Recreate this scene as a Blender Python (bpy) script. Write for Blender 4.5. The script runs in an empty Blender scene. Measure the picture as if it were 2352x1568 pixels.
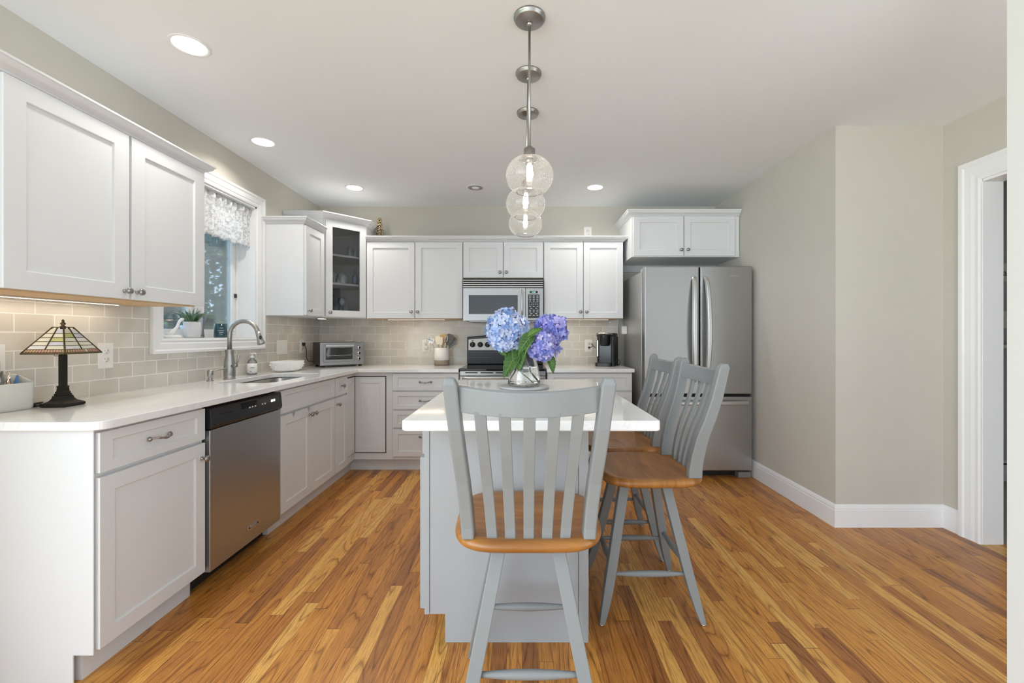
import bpy, bmesh, math, random
from mathutils import Vector, Matrix
random.seed(7)
PI = math.pi
scn = bpy.context.scene
COL = scn.collection

# ------------------------------------------------------------------ camera
cam_d = bpy.data.cameras.new('camera'); cam = bpy.data.objects.new('camera', cam_d); COL.objects.link(cam)
cam.location = (0, 0, 1.21); cam.rotation_euler = (PI/2, 0, 0)
cam_d.sensor_width = 36; cam_d.lens = 1005/2352*36
cam_d.shift_x = -23/2352; cam_d.shift_y = -14/2352
cam_d.clip_start = 0.02
scn.camera = cam
# ------------------------------------------------------------------ world, sun, exposure
w = bpy.data.worlds.new('world'); scn.world = w; w.use_nodes = True
bg = w.node_tree.nodes['Background']; bg.inputs[1].default_value = 6.3
_nt = w.node_tree; _g = _nt.nodes.new('ShaderNodeNewGeometry'); _s = _nt.nodes.new('ShaderNodeSeparateXYZ'); _r = _nt.nodes.new('ShaderNodeValToRGB')
_m = _nt.nodes.new('ShaderNodeMapRange'); _m.inputs['From Min'].default_value = -1; _nt.links.new(_g.outputs['Incoming'], _s.inputs[0]); _nt.links.new(_s.outputs[2], _m.inputs[0]); _nt.links.new(_m.outputs[0], _r.inputs[0])
# Incoming points back at the viewer: its z is +1 straight down (brightened to lift the ceiling), -1 straight up (sky)
_r.color_ramp.elements[0].position = .44; _r.color_ramp.elements[0].color = (.55, .62, .69, 1)
_r.color_ramp.elements[1].position = .56; _r.color_ramp.elements[1].color = (.86, .95, 1.0, 1)
# world light shaped by direction, not surroundings: brighter left and right, dimmer behind
_c = _nt.nodes.new('ShaderNodeValToRGB'); _mx = _nt.nodes.new('ShaderNodeMapRange'); _mx.inputs['From Min'].default_value = -1
_nt.links.new(_s.outputs[0], _mx.inputs[0]); _nt.links.new(_mx.outputs[0], _c.inputs[0])
_e = _c.color_ramp.elements; _e[0].position = 0; _e[0].color = (.52, .52, .52, 1); _e[1].position = 1; _e[1].color = (1, 1, 1, 1)
_k = _e.new(.40); _k.color = (.205, .205, .205, 1); _k = _e.new(.56); _k.color = (.23, .23, .23, 1); _k = _e.new(.74); _k.color = (1, 1, 1, 1)
_q = _nt.nodes.new('ShaderNodeMix'); _q.data_type = 'RGBA'; _q.blend_type = 'MULTIPLY'; _q.inputs[0].default_value = 1
_nt.links.new(_r.outputs[0], _q.inputs[6]); _nt.links.new(_c.outputs[0], _q.inputs[7]); _nt.links.new(_q.outputs[2], bg.inputs[0])
sd = bpy.data.lights.new('sun', 'SUN'); sun = bpy.data.objects.new('sun', sd); COL.objects.link(sun)
sd.energy = 7.0; sd.angle = 0.02; sd.color = (1, .95, .85)
sun.rotation_euler = Vector((0.55, 0.35, 0.75)).to_track_quat('Z', 'Y').to_euler()
vs = scn.view_settings
scn.display_settings.display_device = 'sRGB'
vs.view_transform = 'Standard'; vs.look = 'None'; vs.exposure = 0.44; vs.gamma = 1.0; vs.use_curve_mapping = False
scn.cycles.max_bounces = 14; scn.cycles.diffuse_bounces = 6; scn.cycles.transparent_max_bounces = 24
scn.cycles.transmission_bounces = 12; scn.cycles.glossy_bounces = 6
scn.cycles.use_denoising = True
scn.cycles.sample_clamp_indirect = 8

# ------------------------------------------------------------------ materials
MATS = {}
def nt_of(name):
    m = bpy.data.materials.new(name); m.use_nodes = True
    nt = m.node_tree; b = nt.nodes['Principled BSDF']
    return m, nt, b
def mat(name, col, rough=.5, metal=0, spec=.5, emis=None, es=0, trans=0, ior=1.45, bump=0, bscale=60, coat=0, var=0, vscale=8, stretch=None, alpha=1):
    if name in MATS: return MATS[name]
    m, nt, b = nt_of(name)
    b.inputs['Base Color'].default_value = (*col, 1)
    b.inputs['Roughness'].default_value = rough; b.inputs['Metallic'].default_value = metal
    b.inputs['Specular IOR Level'].default_value = spec; b.inputs['IOR'].default_value = ior
    b.inputs['Transmission Weight'].default_value = trans; b.inputs['Coat Weight'].default_value = coat
    b.inputs['Alpha'].default_value = alpha
    if emis: b.inputs['Emission Color'].default_value = (*emis, 1); b.inputs['Emission Strength'].default_value = es
    N, L = nt.nodes.new, nt.links.new
    tc = N('ShaderNodeTexCoord'); mp = N('ShaderNodeMapping'); L(tc.outputs['Object'], mp.inputs[0])
    if stretch: mp.inputs['Scale'].default_value = stretch
    if var or bump:
        nz = N('ShaderNodeTexNoise'); nz.inputs['Scale'].default_value = vscale; nz.inputs['Detail'].default_value = 4
        L(mp.outputs[0], nz.inputs['Vector'])
    if var:
        mx = N('ShaderNodeMix'); mx.data_type = 'RGBA'
        mx.inputs[6].default_value = (*[c*(1-var) for c in col], 1); mx.inputs[7].default_value = (*[min(1, c*(1+var)) for c in col], 1)
        L(nz.outputs[0], mx.inputs[0]); L(mx.outputs[2], b.inputs['Base Color'])
    if bump:
        n2 = N('ShaderNodeTexNoise'); n2.inputs['Scale'].default_value = bscale; n2.inputs['Detail'].default_value = 3
        L(mp.outputs[0], n2.inputs['Vector'])
        bp = N('ShaderNodeBump'); bp.inputs['Strength'].default_value = bump; bp.inputs['Distance'].default_value = .002
        L(n2.outputs[0], bp.inputs['Height']); L(bp.outputs[0], b.inputs['Normal'])
    MATS[name] = m
    return m
def ramp(nt, stops):
    r = nt.nodes.new('ShaderNodeValToRGB'); e = r.color_ramp.elements
    e[0].position, e[0].color = stops[0][0], (*stops[0][1], 1); e[1].position, e[1].color = stops[-1][0], (*stops[-1][1], 1)
    for p, c in stops[1:-1]:
        k = e.new(p); k.color = (*c, 1)
    return r
def island_mat(name, stops, rough=.6, sub=0, trl=0):
    m, nt, b = nt_of(name); g = nt.nodes.new('ShaderNodeNewGeometry'); r = ramp(nt, stops)
    nt.links.new(g.outputs['Random Per Island'], r.inputs[0]); nt.links.new(r.outputs[0], b.inputs['Base Color'])
    b.inputs['Roughness'].default_value = rough
    if sub: b.inputs['Subsurface Weight'].default_value = sub; b.inputs['Subsurface Radius'].default_value = (.01, .01, .01); b.inputs['Subsurface Scale'].default_value = .5
    if trl:
        t = nt.nodes.new('ShaderNodeBsdfTranslucent'); nt.links.new(r.outputs[0], t.inputs[0])
        mx = nt.nodes.new('ShaderNodeMixShader'); mx.inputs[0].default_value = trl
        nt.links.new(b.outputs[0], mx.inputs[1]); nt.links.new(t.outputs[0], mx.inputs[2])
        nt.links.new(mx.outputs[0], nt.nodes['Material Output'].inputs[0])
    return m
def thin_glass(name, tint=(1, 1, 1), refl=1.0, haze=0.0):
    m, nt, b = nt_of(name); N, L = nt.nodes.new, nt.links.new
    nt.nodes.remove(b)
    tr = N('ShaderNodeBsdfTransparent'); tr.inputs[0].default_value = (*tint, 1)
    gl = N('ShaderNodeBsdfGlossy'); gl.inputs['Roughness'].default_value = 0.02
    fr = N('ShaderNodeFresnel'); fr.inputs[0].default_value = 1.5
    mu = N('ShaderNodeMath'); mu.operation = 'MULTIPLY'; mu.inputs[1].default_value = refl; L(fr.outputs[0], mu.inputs[0])
    mx = N('ShaderNodeMixShader'); L(mu.outputs[0], mx.inputs[0]); L(tr.outputs[0], mx.inputs[1]); L(gl.outputs[0], mx.inputs[2])
    out = mx
    if haze:
        df = N('ShaderNodeBsdfDiffuse'); df.inputs[0].default_value = (.78, .85, .92, 1)
        m2 = N('ShaderNodeMixShader'); m2.inputs[0].default_value = haze
        L(mx.outputs[0], m2.inputs[1]); L(df.outputs[0], m2.inputs[2]); out = m2
    L(out.outputs[0], nt.nodes['Material Output'].inputs[0])
    return m

M_white = mat('white_cabinet_paint', (.715, .725, .735), .38, bump=.08, bscale=25)
M_trim = mat('white_trim_paint', (.84, .84, .84), .35)
M_wall = mat('greige_wall_paint', (.57, .54, .475), .75, bump=.1, bscale=180, var=.03)
M_ceil = mat('ceiling_paint', (.86, .885, .905), .9)
M_cream = mat('cream_wall_paint', (.60, .59, .555), .6, var=.02)
M_grey = mat('grey_island_paint', (.37, .38, .39), .45, bump=.06, bscale=30)
M_stool = mat('light_grey_stool_paint', (.225, .235, .235), .36, bump=.05, bscale=40)
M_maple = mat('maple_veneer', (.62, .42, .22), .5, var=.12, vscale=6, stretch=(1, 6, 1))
M_nickel = mat('satin_nickel', (.55, .54, .52), .25, 1)
M_brnickel = mat('brushed_nickel_fixture', (.42, .41, .39), .36, 1)
M_knob = mat('pewter_hardware', (.36, .35, .34), .28, 1)
M_chrome = mat('chrome', (.8, .8, .8), .08, 1)
M_black = mat('black_plastic', (.018, .018, .02), .3)
M_blackgl = mat('black_glass', (.008, .008, .01), .06, spec=.7)
M_dark = mat('dark_void', (.01, .01, .01), .7)
M_plate = mat('white_plate_plastic', (.82, .81, .78), .3)
M_plug = mat('outlet_slot_grey', (.12, .12, .12), .5)
M_ceramic = mat('white_ceramic', (.86, .85, .83), .2)
M_slab = mat('grey_marble', (.45, .45, .45), .3, var=.15, vscale=10)
M_rubber = mat('black_rubber', (.02, .02, .02), .6)

def steel(name, col, rough, streak=(1, 1, 60), amt=.12):
    m, nt, b = nt_of(name); N, L = nt.nodes.new, nt.links.new
    tc = N('ShaderNodeTexCoord'); mp = N('ShaderNodeMapping'); mp.inputs['Scale'].default_value = streak
    L(tc.outputs['Object'], mp.inputs[0])
    nz = N('ShaderNodeTexNoise'); nz.inputs['Scale'].default_value = 12; nz.inputs['Detail'].default_value = 5; L(mp.outputs[0], nz.inputs['Vector'])
    r = ramp(nt, [(0.3, tuple(c*(1-amt) for c in col)), (.7, tuple(c*(1+amt) for c in col))]); L(nz.outputs[0], r.inputs[0])
    L(r.outputs[0], b.inputs['Base Color'])
    mr = N('ShaderNodeMapRange'); mr.inputs['To Min'].default_value = rough-.06; mr.inputs['To Max'].default_value = rough+.08
    L(nz.outputs[0], mr.inputs[0]); L(mr.outputs[0], b.inputs['Roughness'])
    b.inputs['Metallic'].default_value = 1
    return m
M_fridge = steel('fridge_steel', (.41, .41, .405), .36, (60, 60, 1), .03)
M_fridge_side = mat('fridge_side_steel', (.42, .415, .40), .28, .35)
M_dw = steel('dishwasher_steel', (.47, .49, .51), .34, (50, 50, .6), .03)
M_steel = steel('stainless_steel', (.36, .355, .35), .30, (.6, 50, 50), .05)
M_handle = mat('satin_steel_handle', (.60, .60, .59), .36, .9)
M_sink = steel('sink_steel', (.26, .26, .26), .40, (60, 1, 1), .1)

# quartz
m, nt, b = nt_of('white_quartz'); N, L = nt.nodes.new, nt.links.new
tc = N('ShaderNodeTexCoord'); nz = N('ShaderNodeTexNoise'); nz.inputs['Scale'].default_value = 2.2; nz.inputs['Detail'].default_value = 6; nz.inputs['Distortion'].default_value = 1.4
L(tc.outputs['Object'], nz.inputs['Vector'])
r = ramp(nt, [(0, (.86, .86, .86)), (.485, (.86, .86, .86)), (.5, (.80, .80, .795)), (.515, (.86, .86, .86)), (1, (.83, .83, .825))])
L(nz.outputs[0], r.inputs[0]); L(r.outputs[0], b.inputs['Base Color']); b.inputs['Roughness'].default_value = .07
M_quartz = m

# subway tile, axis = which horizontal axis runs along the wall
def tile_mat(name, axis, off):
    m, nt, b = nt_of(name); N, L = nt.nodes.new, nt.links.new
    tc = N('ShaderNodeTexCoord'); sp = N('ShaderNodeSeparateXYZ'); L(tc.outputs['Object'], sp.inputs[0])
    cb = N('ShaderNodeCombineXYZ')
    a1 = N('ShaderNodeMath'); a1.operation = 'ADD'; a1.inputs[1].default_value = off; L(sp.outputs[axis], a1.inputs[0])
    a2 = N('ShaderNodeMath'); a2.operation = 'ADD'; a2.inputs[1].default_value = -.914 + .0; L(sp.outputs[2], a2.inputs[0])
    L(a1.outputs[0], cb.inputs[0]); L(a2.outputs[0], cb.inputs[1])
    bt = N('ShaderNodeTexBrick'); L(cb.outputs[0], bt.inputs[0])
    bt.offset = .5; bt.inputs['Scale'].default_value = 1; bt.inputs['Brick Width'].default_value = .1555; bt.inputs['Row Height'].default_value = .0775
    bt.inputs['Mortar Size'].default_value = .0022; bt.inputs['Mortar Smooth'].default_value = .15
    bt.inputs['Color1'].default_value = (.60, .565, .505, 1); bt.inputs['Color2'].default_value = (.69, .655, .595, 1); bt.inputs['Mortar'].default_value = (.90, .885, .85, 1)
    nz = N('ShaderNodeTexNoise'); nz.inputs['Scale'].default_value = 9; nz.inputs['Detail'].default_value = 2; L(cb.outputs[0], nz.inputs['Vector'])
    mx = N('ShaderNodeMix'); mx.data_type = 'RGBA'; mx.blend_type = 'MULTIPLY'; mx.inputs[0].default_value = .35
    r = ramp(nt, [(.3, (.86, .86, .86)), (.7, (1.1, 1.1, 1.1))]); L(nz.outputs[0], r.inputs[0])
    L(bt.outputs[0], mx.inputs[6]); L(r.outputs[0], mx.inputs[7]); L(mx.outputs[2], b.inputs['Base Color'])
    mr = N('ShaderNodeMapRange'); mr.inputs['To Min'].default_value = .08; mr.inputs['To Max'].default_value = .6; L(bt.outputs[1], mr.inputs[0]); L(mr.outputs[0], b.inputs['Roughness'])
    sub = N('ShaderNodeMath'); sub.operation = 'MULTIPLY_ADD'; sub.inputs[1].default_value = -1.0; L(bt.outputs[1], sub.inputs[0])
    n2 = N('ShaderNodeTexNoise'); n2.inputs['Scale'].default_value = 14; L(cb.outputs[0], n2.inputs['Vector'])
    s2 = N('ShaderNodeMath'); s2.operation = 'MULTIPLY'; s2.inputs[1].default_value = .8; L(n2.outputs[0], s2.inputs[0]); L(s2.outputs[0], sub.inputs[2])
    bp = N('ShaderNodeBump'); bp.inputs['Strength'].default_value = .6; bp.inputs['Distance'].default_value = .0022; L(sub.outputs[0], bp.inputs['Height']); L(bp.outputs[0], b.inputs['Normal'])
    return m
M_tile_l = tile_mat('subway_tile_left', 1, -.005)
M_tile_b = tile_mat('subway_tile_back', 0, .03)

# oak strip floor
def floor_mat():
    m, nt, b = nt_of('oak_strip_floor'); N, L = nt.nodes.new, nt.links.new
    def mth(op, a, bb=None, c=None):
        n = N('ShaderNodeMath'); n.operation = op
        for i, s in enumerate((a, bb, c)):
            if s is None: continue
            if isinstance(s, (int, float)): n.inputs[i].default_value = s
            else: L(s, n.inputs[i])
        return n.outputs[0]
    tc = N('ShaderNodeTexCoord'); sp = N('ShaderNodeSeparateXYZ'); L(tc.outputs['Object'], sp.inputs[0])
    X, Y = sp.outputs[0], sp.outputs[1]
    PW = .0575
    row = mth('FLOOR', mth('DIVIDE', X, PW)); fx = mth('FRACT', mth('DIVIDE', X, PW))
    wn = N('ShaderNodeTexWhiteNoise'); wn.noise_dimensions = '1D'; L(row, wn.inputs['W'])
    yo = mth('ADD', mth('DIVIDE', Y, .95), mth('MULTIPLY', wn.outputs[0], 7.3))
    # uneven board lengths
    yy = mth('ADD', yo, mth('MULTIPLY', mth('SINE', mth('MULTIPLY', yo, 2.7)), .22))
    pid = mth('FLOOR', yy); fy = mth('FRACT', yy)
    cv = N('ShaderNodeCombineXYZ'); L(row, cv.inputs[0]); L(pid, cv.inputs[1])
    w2 = N('ShaderNodeTexWhiteNoise'); w2.noise_dimensions = '2D'; L(cv.outputs[0], w2.inputs['Vector'])
    rnd = w2.outputs[0]
    sc = N('ShaderNodeSeparateColor'); L(w2.outputs[1], sc.inputs[0])
    # broad cathedral rings: contours of a stretched smooth noise, different in every board
    gv = N('ShaderNodeCombineXYZ'); L(mth('ADD', mth('MULTIPLY', X, 8.0), mth('MULTIPLY', rnd, 40)), gv.inputs[0]); L(mth('ADD', mth('MULTIPLY', Y, .62), mth('MULTIPLY', sc.outputs[1], 60)), gv.inputs[1]); L(mth('MULTIPLY', rnd, 31), gv.inputs[2])
    g1 = N('ShaderNodeTexNoise'); g1.inputs['Scale'].default_value = 1.0; g1.inputs['Detail'].default_value = 1.5; L(gv.outputs[0], g1.inputs['Vector'])
    rings = mth('FRACT', mth('MULTIPLY', g1.outputs[0], 16.0))
    rr = ramp(nt, [(0, (.40, .30, .26)), (.09, (.84, .80, .78)), (.25, (1, 1, 1)), (.75, (.97, .96, .95)), (.93, (.76, .70, .66)), (1, (.40, .30, .26))]); L(rings, rr.inputs[0])
    # fine pores
    pv = N('ShaderNodeCombineXYZ'); L(mth('MULTIPLY', X, 420), pv.inputs[0]); L(mth('ADD', mth('MULTIPLY', Y, 11), mth('MULTIPLY', rnd, 90)), pv.inputs[1])
    g2 = N('ShaderNodeTexNoise'); g2.inputs['Scale'].default_value = 1; g2.inputs['Detail'].default_value = 3; L(pv.outputs[0], g2.inputs['Vector'])
    rp = ramp(nt, [(.40, (.52, .47, .44)), (.50, (1, 1, 1)), (1, (1.06, 1.06, 1.06))]); L(g2.outputs[0], rp.inputs[0])
    base = ramp(nt, [(0, (.34, .130, .034)), (.2, (.50, .20, .042)), (.5, (.61, .26, .050)), (.8, (.68, .31, .062)), (1, (.76, .42, .11))]); L(rnd, base.inputs[0])
    def mul(a, bb, f):
        n = N('ShaderNodeMix'); n.data_type = 'RGBA'; n.blend_type = 'MULTIPLY'; n.inputs[0].default_value = f
        L(a, n.inputs[6]); L(bb, n.inputs[7]); return n.outputs[2]
    c = mul(base.outputs[0], rr.outputs[0], .85); c = mul(c, rp.outputs[0], .8)
    gx = mth('GREATER_THAN', mth('ABSOLUTE', mth('SUBTRACT', fx, .5)), .488)
    gy = mth('GREATER_THAN', mth('ABSOLUTE', mth('SUBTRACT', fy, .5)), .4986)
    gap = mth('MAXIMUM', gx, gy)
    mx = N('ShaderNodeMix'); mx.data_type = 'RGBA'; L(mth('MULTIPLY', gap, .65), mx.inputs[0]); L(c, mx.inputs[6]); mx.inputs[7].default_value = (.10, .04, .015, 1)
    L(mx.outputs[2], b.inputs['Base Color'])
    L(mth('ADD', .27, mth('MULTIPLY', g2.outputs[0], .14)), b.inputs['Roughness'])
    bp = N('ShaderNodeBump'); bp.inputs['Strength'].default_value = .25; bp.inputs['Distance'].default_value = .001
    L(mth('SUBTRACT', mth('MULTIPLY', g2.outputs[0], .3), gap), bp.inputs['Height']); L(bp.outputs[0], b.inputs['Normal'])
    return m
M_floor = floor_mat()

def wood_mat(name, c0, c1, sx=14, sy=1.6, rough=.28):
    m, nt, b = nt_of(name); N, L = nt.nodes.new, nt.links.new
    tc = N('ShaderNodeTexCoord'); mp = N('ShaderNodeMapping'); mp.inputs['Scale'].default_value = (sy, sx, 1); L(tc.outputs['Object'], mp.inputs[0])
    nz = N('ShaderNodeTexNoise'); nz.inputs['Scale'].default_value = 2.5; nz.inputs['Detail'].default_value = 5; nz.inputs['Distortion'].default_value = .6; L(mp.outputs[0], nz.inputs['Vector'])
    r = ramp(nt, [(.3, c0), (.7, c1)]); L(nz.outputs[0], r.inputs[0]); L(r.outputs[0], b.inputs['Base Color'])
    b.inputs['Roughness'].default_value = rough
    return m
M_seat = wood_mat('honey_oak_seat', (.25, .095, .020), (.44, .19, .042))
M_spoon = wood_mat('pale_wood', (.55, .38, .16), (.66, .48, .24), rough=.6)

# ------------------------------------------------------------------ mesh builder
class MB:
    def __init__(s): s.v = []; s.f = []; s.mi = []; s.sm = []; s.cur = 0; s.smooth = False
    def add(s, vs, fs, smooth=None):
        o = len(s.v); s.v += [Vector(p) for p in vs]
        for f in fs:
            s.f.append([i+o for i in f]); s.mi.append(s.cur); s.sm.append(s.smooth if smooth is None else smooth)
        return s
    def box(s, x0, y0, z0, x1, y1, z1, T=None):
        vs = [Vector((x, y, z)) for z in (z0, z1) for y in (y0, y1) for x in (x0, x1)]
        if T: vs = [T(p) for p in vs]
        return s.add(vs, [(0, 2, 3, 1), (4, 5, 7, 6), (0, 1, 5, 4), (2, 6, 7, 3), (0, 4, 6, 2), (1, 3, 7, 5)], False)
    def loft(s, secs, closed=True, caps=True, smooth=False):
        n = len(secs[0]); vs = [p for sec in secs for p in sec]; fs = []
        for i in range(len(secs)-1):
            for j in range(n if closed else n-1):
                k = (j+1) % n
                fs.append((i*n+j, i*n+k, (i+1)*n+k, (i+1)*n+j))
        s.add(vs, fs, smooth)
        if caps and closed:
            o = len(s.v)-len(vs)
            for idx in (list(range(n))[::-1], [(len(secs)-1)*n+j for j in range(n)]):
                s.f.append([o+i for i in idx]); s.mi.append(s.cur); s.sm.append(False)
        return s
    def lathe(s, prof, T=None, seg=24, sx=1, sy=1, caps=True):
        T = T or (lambda p: p); secs = []
        for r, h in prof:
            r = max(r, 1e-5)
            secs.append([T(Vector((r*sx*math.cos(2*PI*k/seg), r*sy*math.sin(2*PI*k/seg), h))) for k in range(seg)])
        return s.loft(secs, caps=caps, smooth=True)
    def tube(s, pts, rad, seg=10, flat=1, caps=True):
        pts = [Vector(p) for p in pts]; n = len(pts)
        if not isinstance(rad, (list, tuple)): rad = [rad]*n
        tang = [(pts[min(i+1, n-1)]-pts[max(i-1, 0)]).normalized() for i in range(n)]
        up = Vector((0, 0, 1)) if abs(tang[0].z) < .9 else Vector((0, 1, 0))
        a = tang[0].cross(up).normalized(); secs = []
        for i in range(n):
            a = (a - tang[i]*a.dot(tang[i])).normalized(); bb = tang[i].cross(a)
            secs.append([pts[i] + a*rad[i]*math.cos(2*PI*k/seg) + bb*rad[i]*flat*math.sin(2*PI*k/seg) for k in range(seg)])
        return s.loft(secs, smooth=True, caps=caps)
    def prism(s, poly, z0, z1, T=None):
        T = T or (lambda p: p)
        return s.loft([[T(Vector((x, y, z))) for x, y in poly] for z in (z0, z1)])
    def sphere(s, c, r, seg=12, rings=8, sc=(1, 1, 1)):
        c = Vector(c)
        return s.lathe([(r*math.sin(PI*i/rings), -r*math.cos(PI*i/rings)) for i in range(rings+1)], T=lambda p: Vector((p.x*sc[0], p.y*sc[1], p.z*sc[2]))+c, seg=seg)
    def sweep(s, path, prof, mp, closed=False):
        n = len(path); P = [Vector(p) for p in path]; mit = []
        def nrm(a, b): d = (b-a).normalized(); return Vector((d.y, -d.x))
        for i in range(n):
            if closed or 0 < i < n-1:
                n1 = nrm(P[i-1], P[i]); n2 = nrm(P[i], P[(i+1) % n]); mit.append((n1+n2)/(1+n1.dot(n2)))
            elif i == 0: mit.append(nrm(P[0], P[1]))
            else: mit.append(nrm(P[-2], P[-1]))
        secs = [[Vector(mp(P[i]+mit[i]*o, h)) for o, h in prof] for i in range(n)]
        if closed: secs.append(secs[0])
        return s.loft(secs, caps=not closed)
    def build(s, name, mats, parent=None, bevel=0, seg=2, weld=False):
        if not isinstance(mats, (list, tuple)): mats = [mats]
        inv = Matrix.Identity(4)
        if parent is not None: inv = world_of(parent).inverted()
        me = bpy.data.meshes.new(name); me.from_pydata([inv @ p for p in s.v], [], s.f)
        for mm in mats: me.materials.append(mm)
        me.polygons.foreach_set('material_index', s.mi); me.polygons.foreach_set('use_smooth', s.sm)
        bm = bmesh.new(); bm.from_mesh(me)
        if weld: bmesh.ops.remove_doubles(bm, verts=bm.verts, dist=1e-5)
        bmesh.ops.recalc_face_normals(bm, faces=bm.faces); bm.to_mesh(me); bm.free()
        o = bpy.data.objects.new(name, me); COL.objects.link(o)
        if parent is not None: o.parent = parent; PW[o] = world_of(parent)
        if bevel:
            md = o.modifiers.new('bevel', 'BEVEL'); md.width = bevel; md.segments = seg; md.limit_method = 'ANGLE'; md.angle_limit = math.radians(40)
        return o
PW = {}
def world_of(o): return PW.get(o, Matrix.Identity(4))
def setp(o, label, cat, group=None):
    o['label'] = label; o['category'] = cat
    if group: o['group'] = group
    return o
def thing(name, label, cat, loc=(0, 0, 0), rz=0, group=None):
    o = bpy.data.objects.new(name, None); COL.objects.link(o); o.empty_display_size = .05
    o.location = loc; o.rotation_euler = (0, 0, rz); PW[o] = Matrix.Translation(loc) @ Matrix.Rotation(rz, 4, 'Z')
    return setp(o, label, cat, group)
def struct(o): o['kind'] = 'structure'; return o
def loc_T(root):
    Mx = world_of(root); return lambda p: Mx @ Vector(p)
def frame(o, u, n):
    o, u, n = Vector(o), Vector(u).normalized(), Vector(n).normalized(); z = Vector((0, 0, 1))
    return lambda a, b, c: o+u*a+z*b+n*c
def FT(F): return lambda p: F(p.x, p.y, p.z)   # local (u, v, n)
def text(body, F, a, b, c, size, mt, parent, name='lettering', ang=0, bold=.0):
    """flat lettering lying on a face; F frame, centred on (a, b)"""
    cu = bpy.data.curves.new(name, 'FONT'); cu.body = body; cu.size = size; cu.extrude = .0003; cu.offset = bold
    cu.align_x = 'CENTER'; cu.align_y = 'CENTER'; cu.materials.append(mt)
    tmp = bpy.data.objects.new(name+'_curve', cu); COL.objects.link(tmp); bpy.context.view_layer.update()
    me = bpy.data.meshes.new_from_object(tmp.evaluated_get(bpy.context.evaluated_depsgraph_get())); me.name = name
    bpy.data.objects.remove(tmp); bpy.data.curves.remove(cu)
    o = bpy.data.objects.new(name, me); COL.objects.link(o)
    p0 = F(a, b, c); u = (F(a+1, b, c)-p0).normalized(); v = (F(a, b+1, c)-p0).normalized(); n = u.cross(v)
    R = Matrix((u, v, n)).transposed().to_4x4(); W = Matrix.Translation(p0) @ R
    o.parent = parent; o.matrix_local = world_of(parent).inverted() @ W
    return o
def kids(o): return [c for c in bpy.data.objects if c.parent == o]
def copy_tree(o, parent=None):
    c = o.copy(); COL.objects.link(c)
    if parent is not None: c.parent = parent
    for k in kids(o):
        copy_tree(k, c)
    return c

# ------------------------------------------------------------------ room shell
XL, XR, YB, ZC = -2.09, 1.985, 4.5, 2.535
m = MB(); m.box(-2.3, -1.2, -.05, 2.8, 4.65, 0); struct(m.build('floor', M_floor))
m = MB(); m.box(-2.3, -1.2, ZC, 5.2, 4.65, ZC+.06); struct(m.build('ceiling', M_ceil))
WY0, WY1, WZ0, WZ1 = 2.535, 3.44, 1.19, 2.215
m = MB()
m.box(XL-.16, .9, 0, XL, WY0, ZC); m.box(XL-.16, WY1, 0, XL, YB+.1, ZC); m.box(XL-.16, WY0, 0, XL, WY1, WZ0); m.box(XL-.16, WY0, WZ1, XL, WY1, ZC)
struct(m.build('wall_left', M_wall))
m = MB(); m.box(XL, YB, 0, XR+.1, YB+.1, ZC); struct(m.build('wall_back', M_wall))
m = MB(); m.box(XR, 2.77, 0, 2.667+.115, YB, ZC); struct(m.build('wall_right', M_wall))
X3 = 2.667
m = MB(); m.box(X3, 2.533, 0, X3+.115, 2.77, ZC); m.box(X3, 1.62, 2.115, X3+.115, 2.533, ZC); m.box(X3, 1.5, 0, X3+.115, 1.62, ZC)
struct(m.build('wall_far_right', M_wall))
m = MB(); m.box(1.330, 1.06, 0, 1.47, 1.2, ZC); struct(m.build('wall_front', M_cream))
m = MB(); m.box(1.3, -1.3, 0, X3+.115, -1.2, ZC); struct(m.build('light_block_rear', M_wall))  # unseen panel added behind the camera to block light on the right alcove
# backsplash
m = MB(); m.box(XL, 1.2, .914, XL+.008, WY0-.095, 1.40); m.box(XL, WY0-.095, .914, XL+.008, WY1+.085, WZ0-.085); m.box(XL, WY1+.085, .914, XL+.008, YB, 1.40)
o = struct(m.build('wall_left_backsplash', M_tile_l))
m = MB(); m.box(XL+.008, YB-.008, .914, .985, YB, 1.40); struct(m.build('wall_back_backsplash', M_tile_b))
m = MB(); m.box(.985, YB-.01, .914, .991, YB, 1.40); struct(m.build('trim_2', M_knob))
# baseboards
BB = [(0, 0), (.016, 0), (.016, .108), (.013, .112), (.014, .120), (.010, .134), (.006, .140), (0, .142)]
def baseboard(name, path):
    m = MB(); m.sweep(path, BB, lambda p, h: (p.x, p.y, h)); return struct(m.build(name, M_trim))
baseboard('baseboard_right', [(X3, 2.655), (X3, 2.77), (XR, 2.77), (XR, 4.5)][::-1])
# fix side: the profile must lie on the room side
# door casing and jamb of the opening on the far right wall
CAS = [(0, 0), (0, .012), (.012, .016), (.03, .014), (.05, .018), (.085, .02), (.095, .026), (.118, .026), (.118, 0)]
d = thing('door_1', 'white cased doorway opening in the far right wall', 'doorway', (X3, 2.1, 0)); struct(d)
m = MB(); m.sweep([(2.533, 0), (2.533, 2.115), (1.62, 2.115), (1.62, 0)], CAS, lambda p, h: (X3-h, p.x, p.y)); cs = m.build('casing', M_trim, d)
m = MB(); m.box(X3-.002, 2.531, 0, X3+.118, 2.536, 2.115); m.box(X3-.002, 1.62, 0, X3+.118, 1.634, 2.115); m.box(X3-.002, 1.62, 2.10, X3+.118, 2.534, 2.116)
m.build('jamb', M_trim, d)
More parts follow.
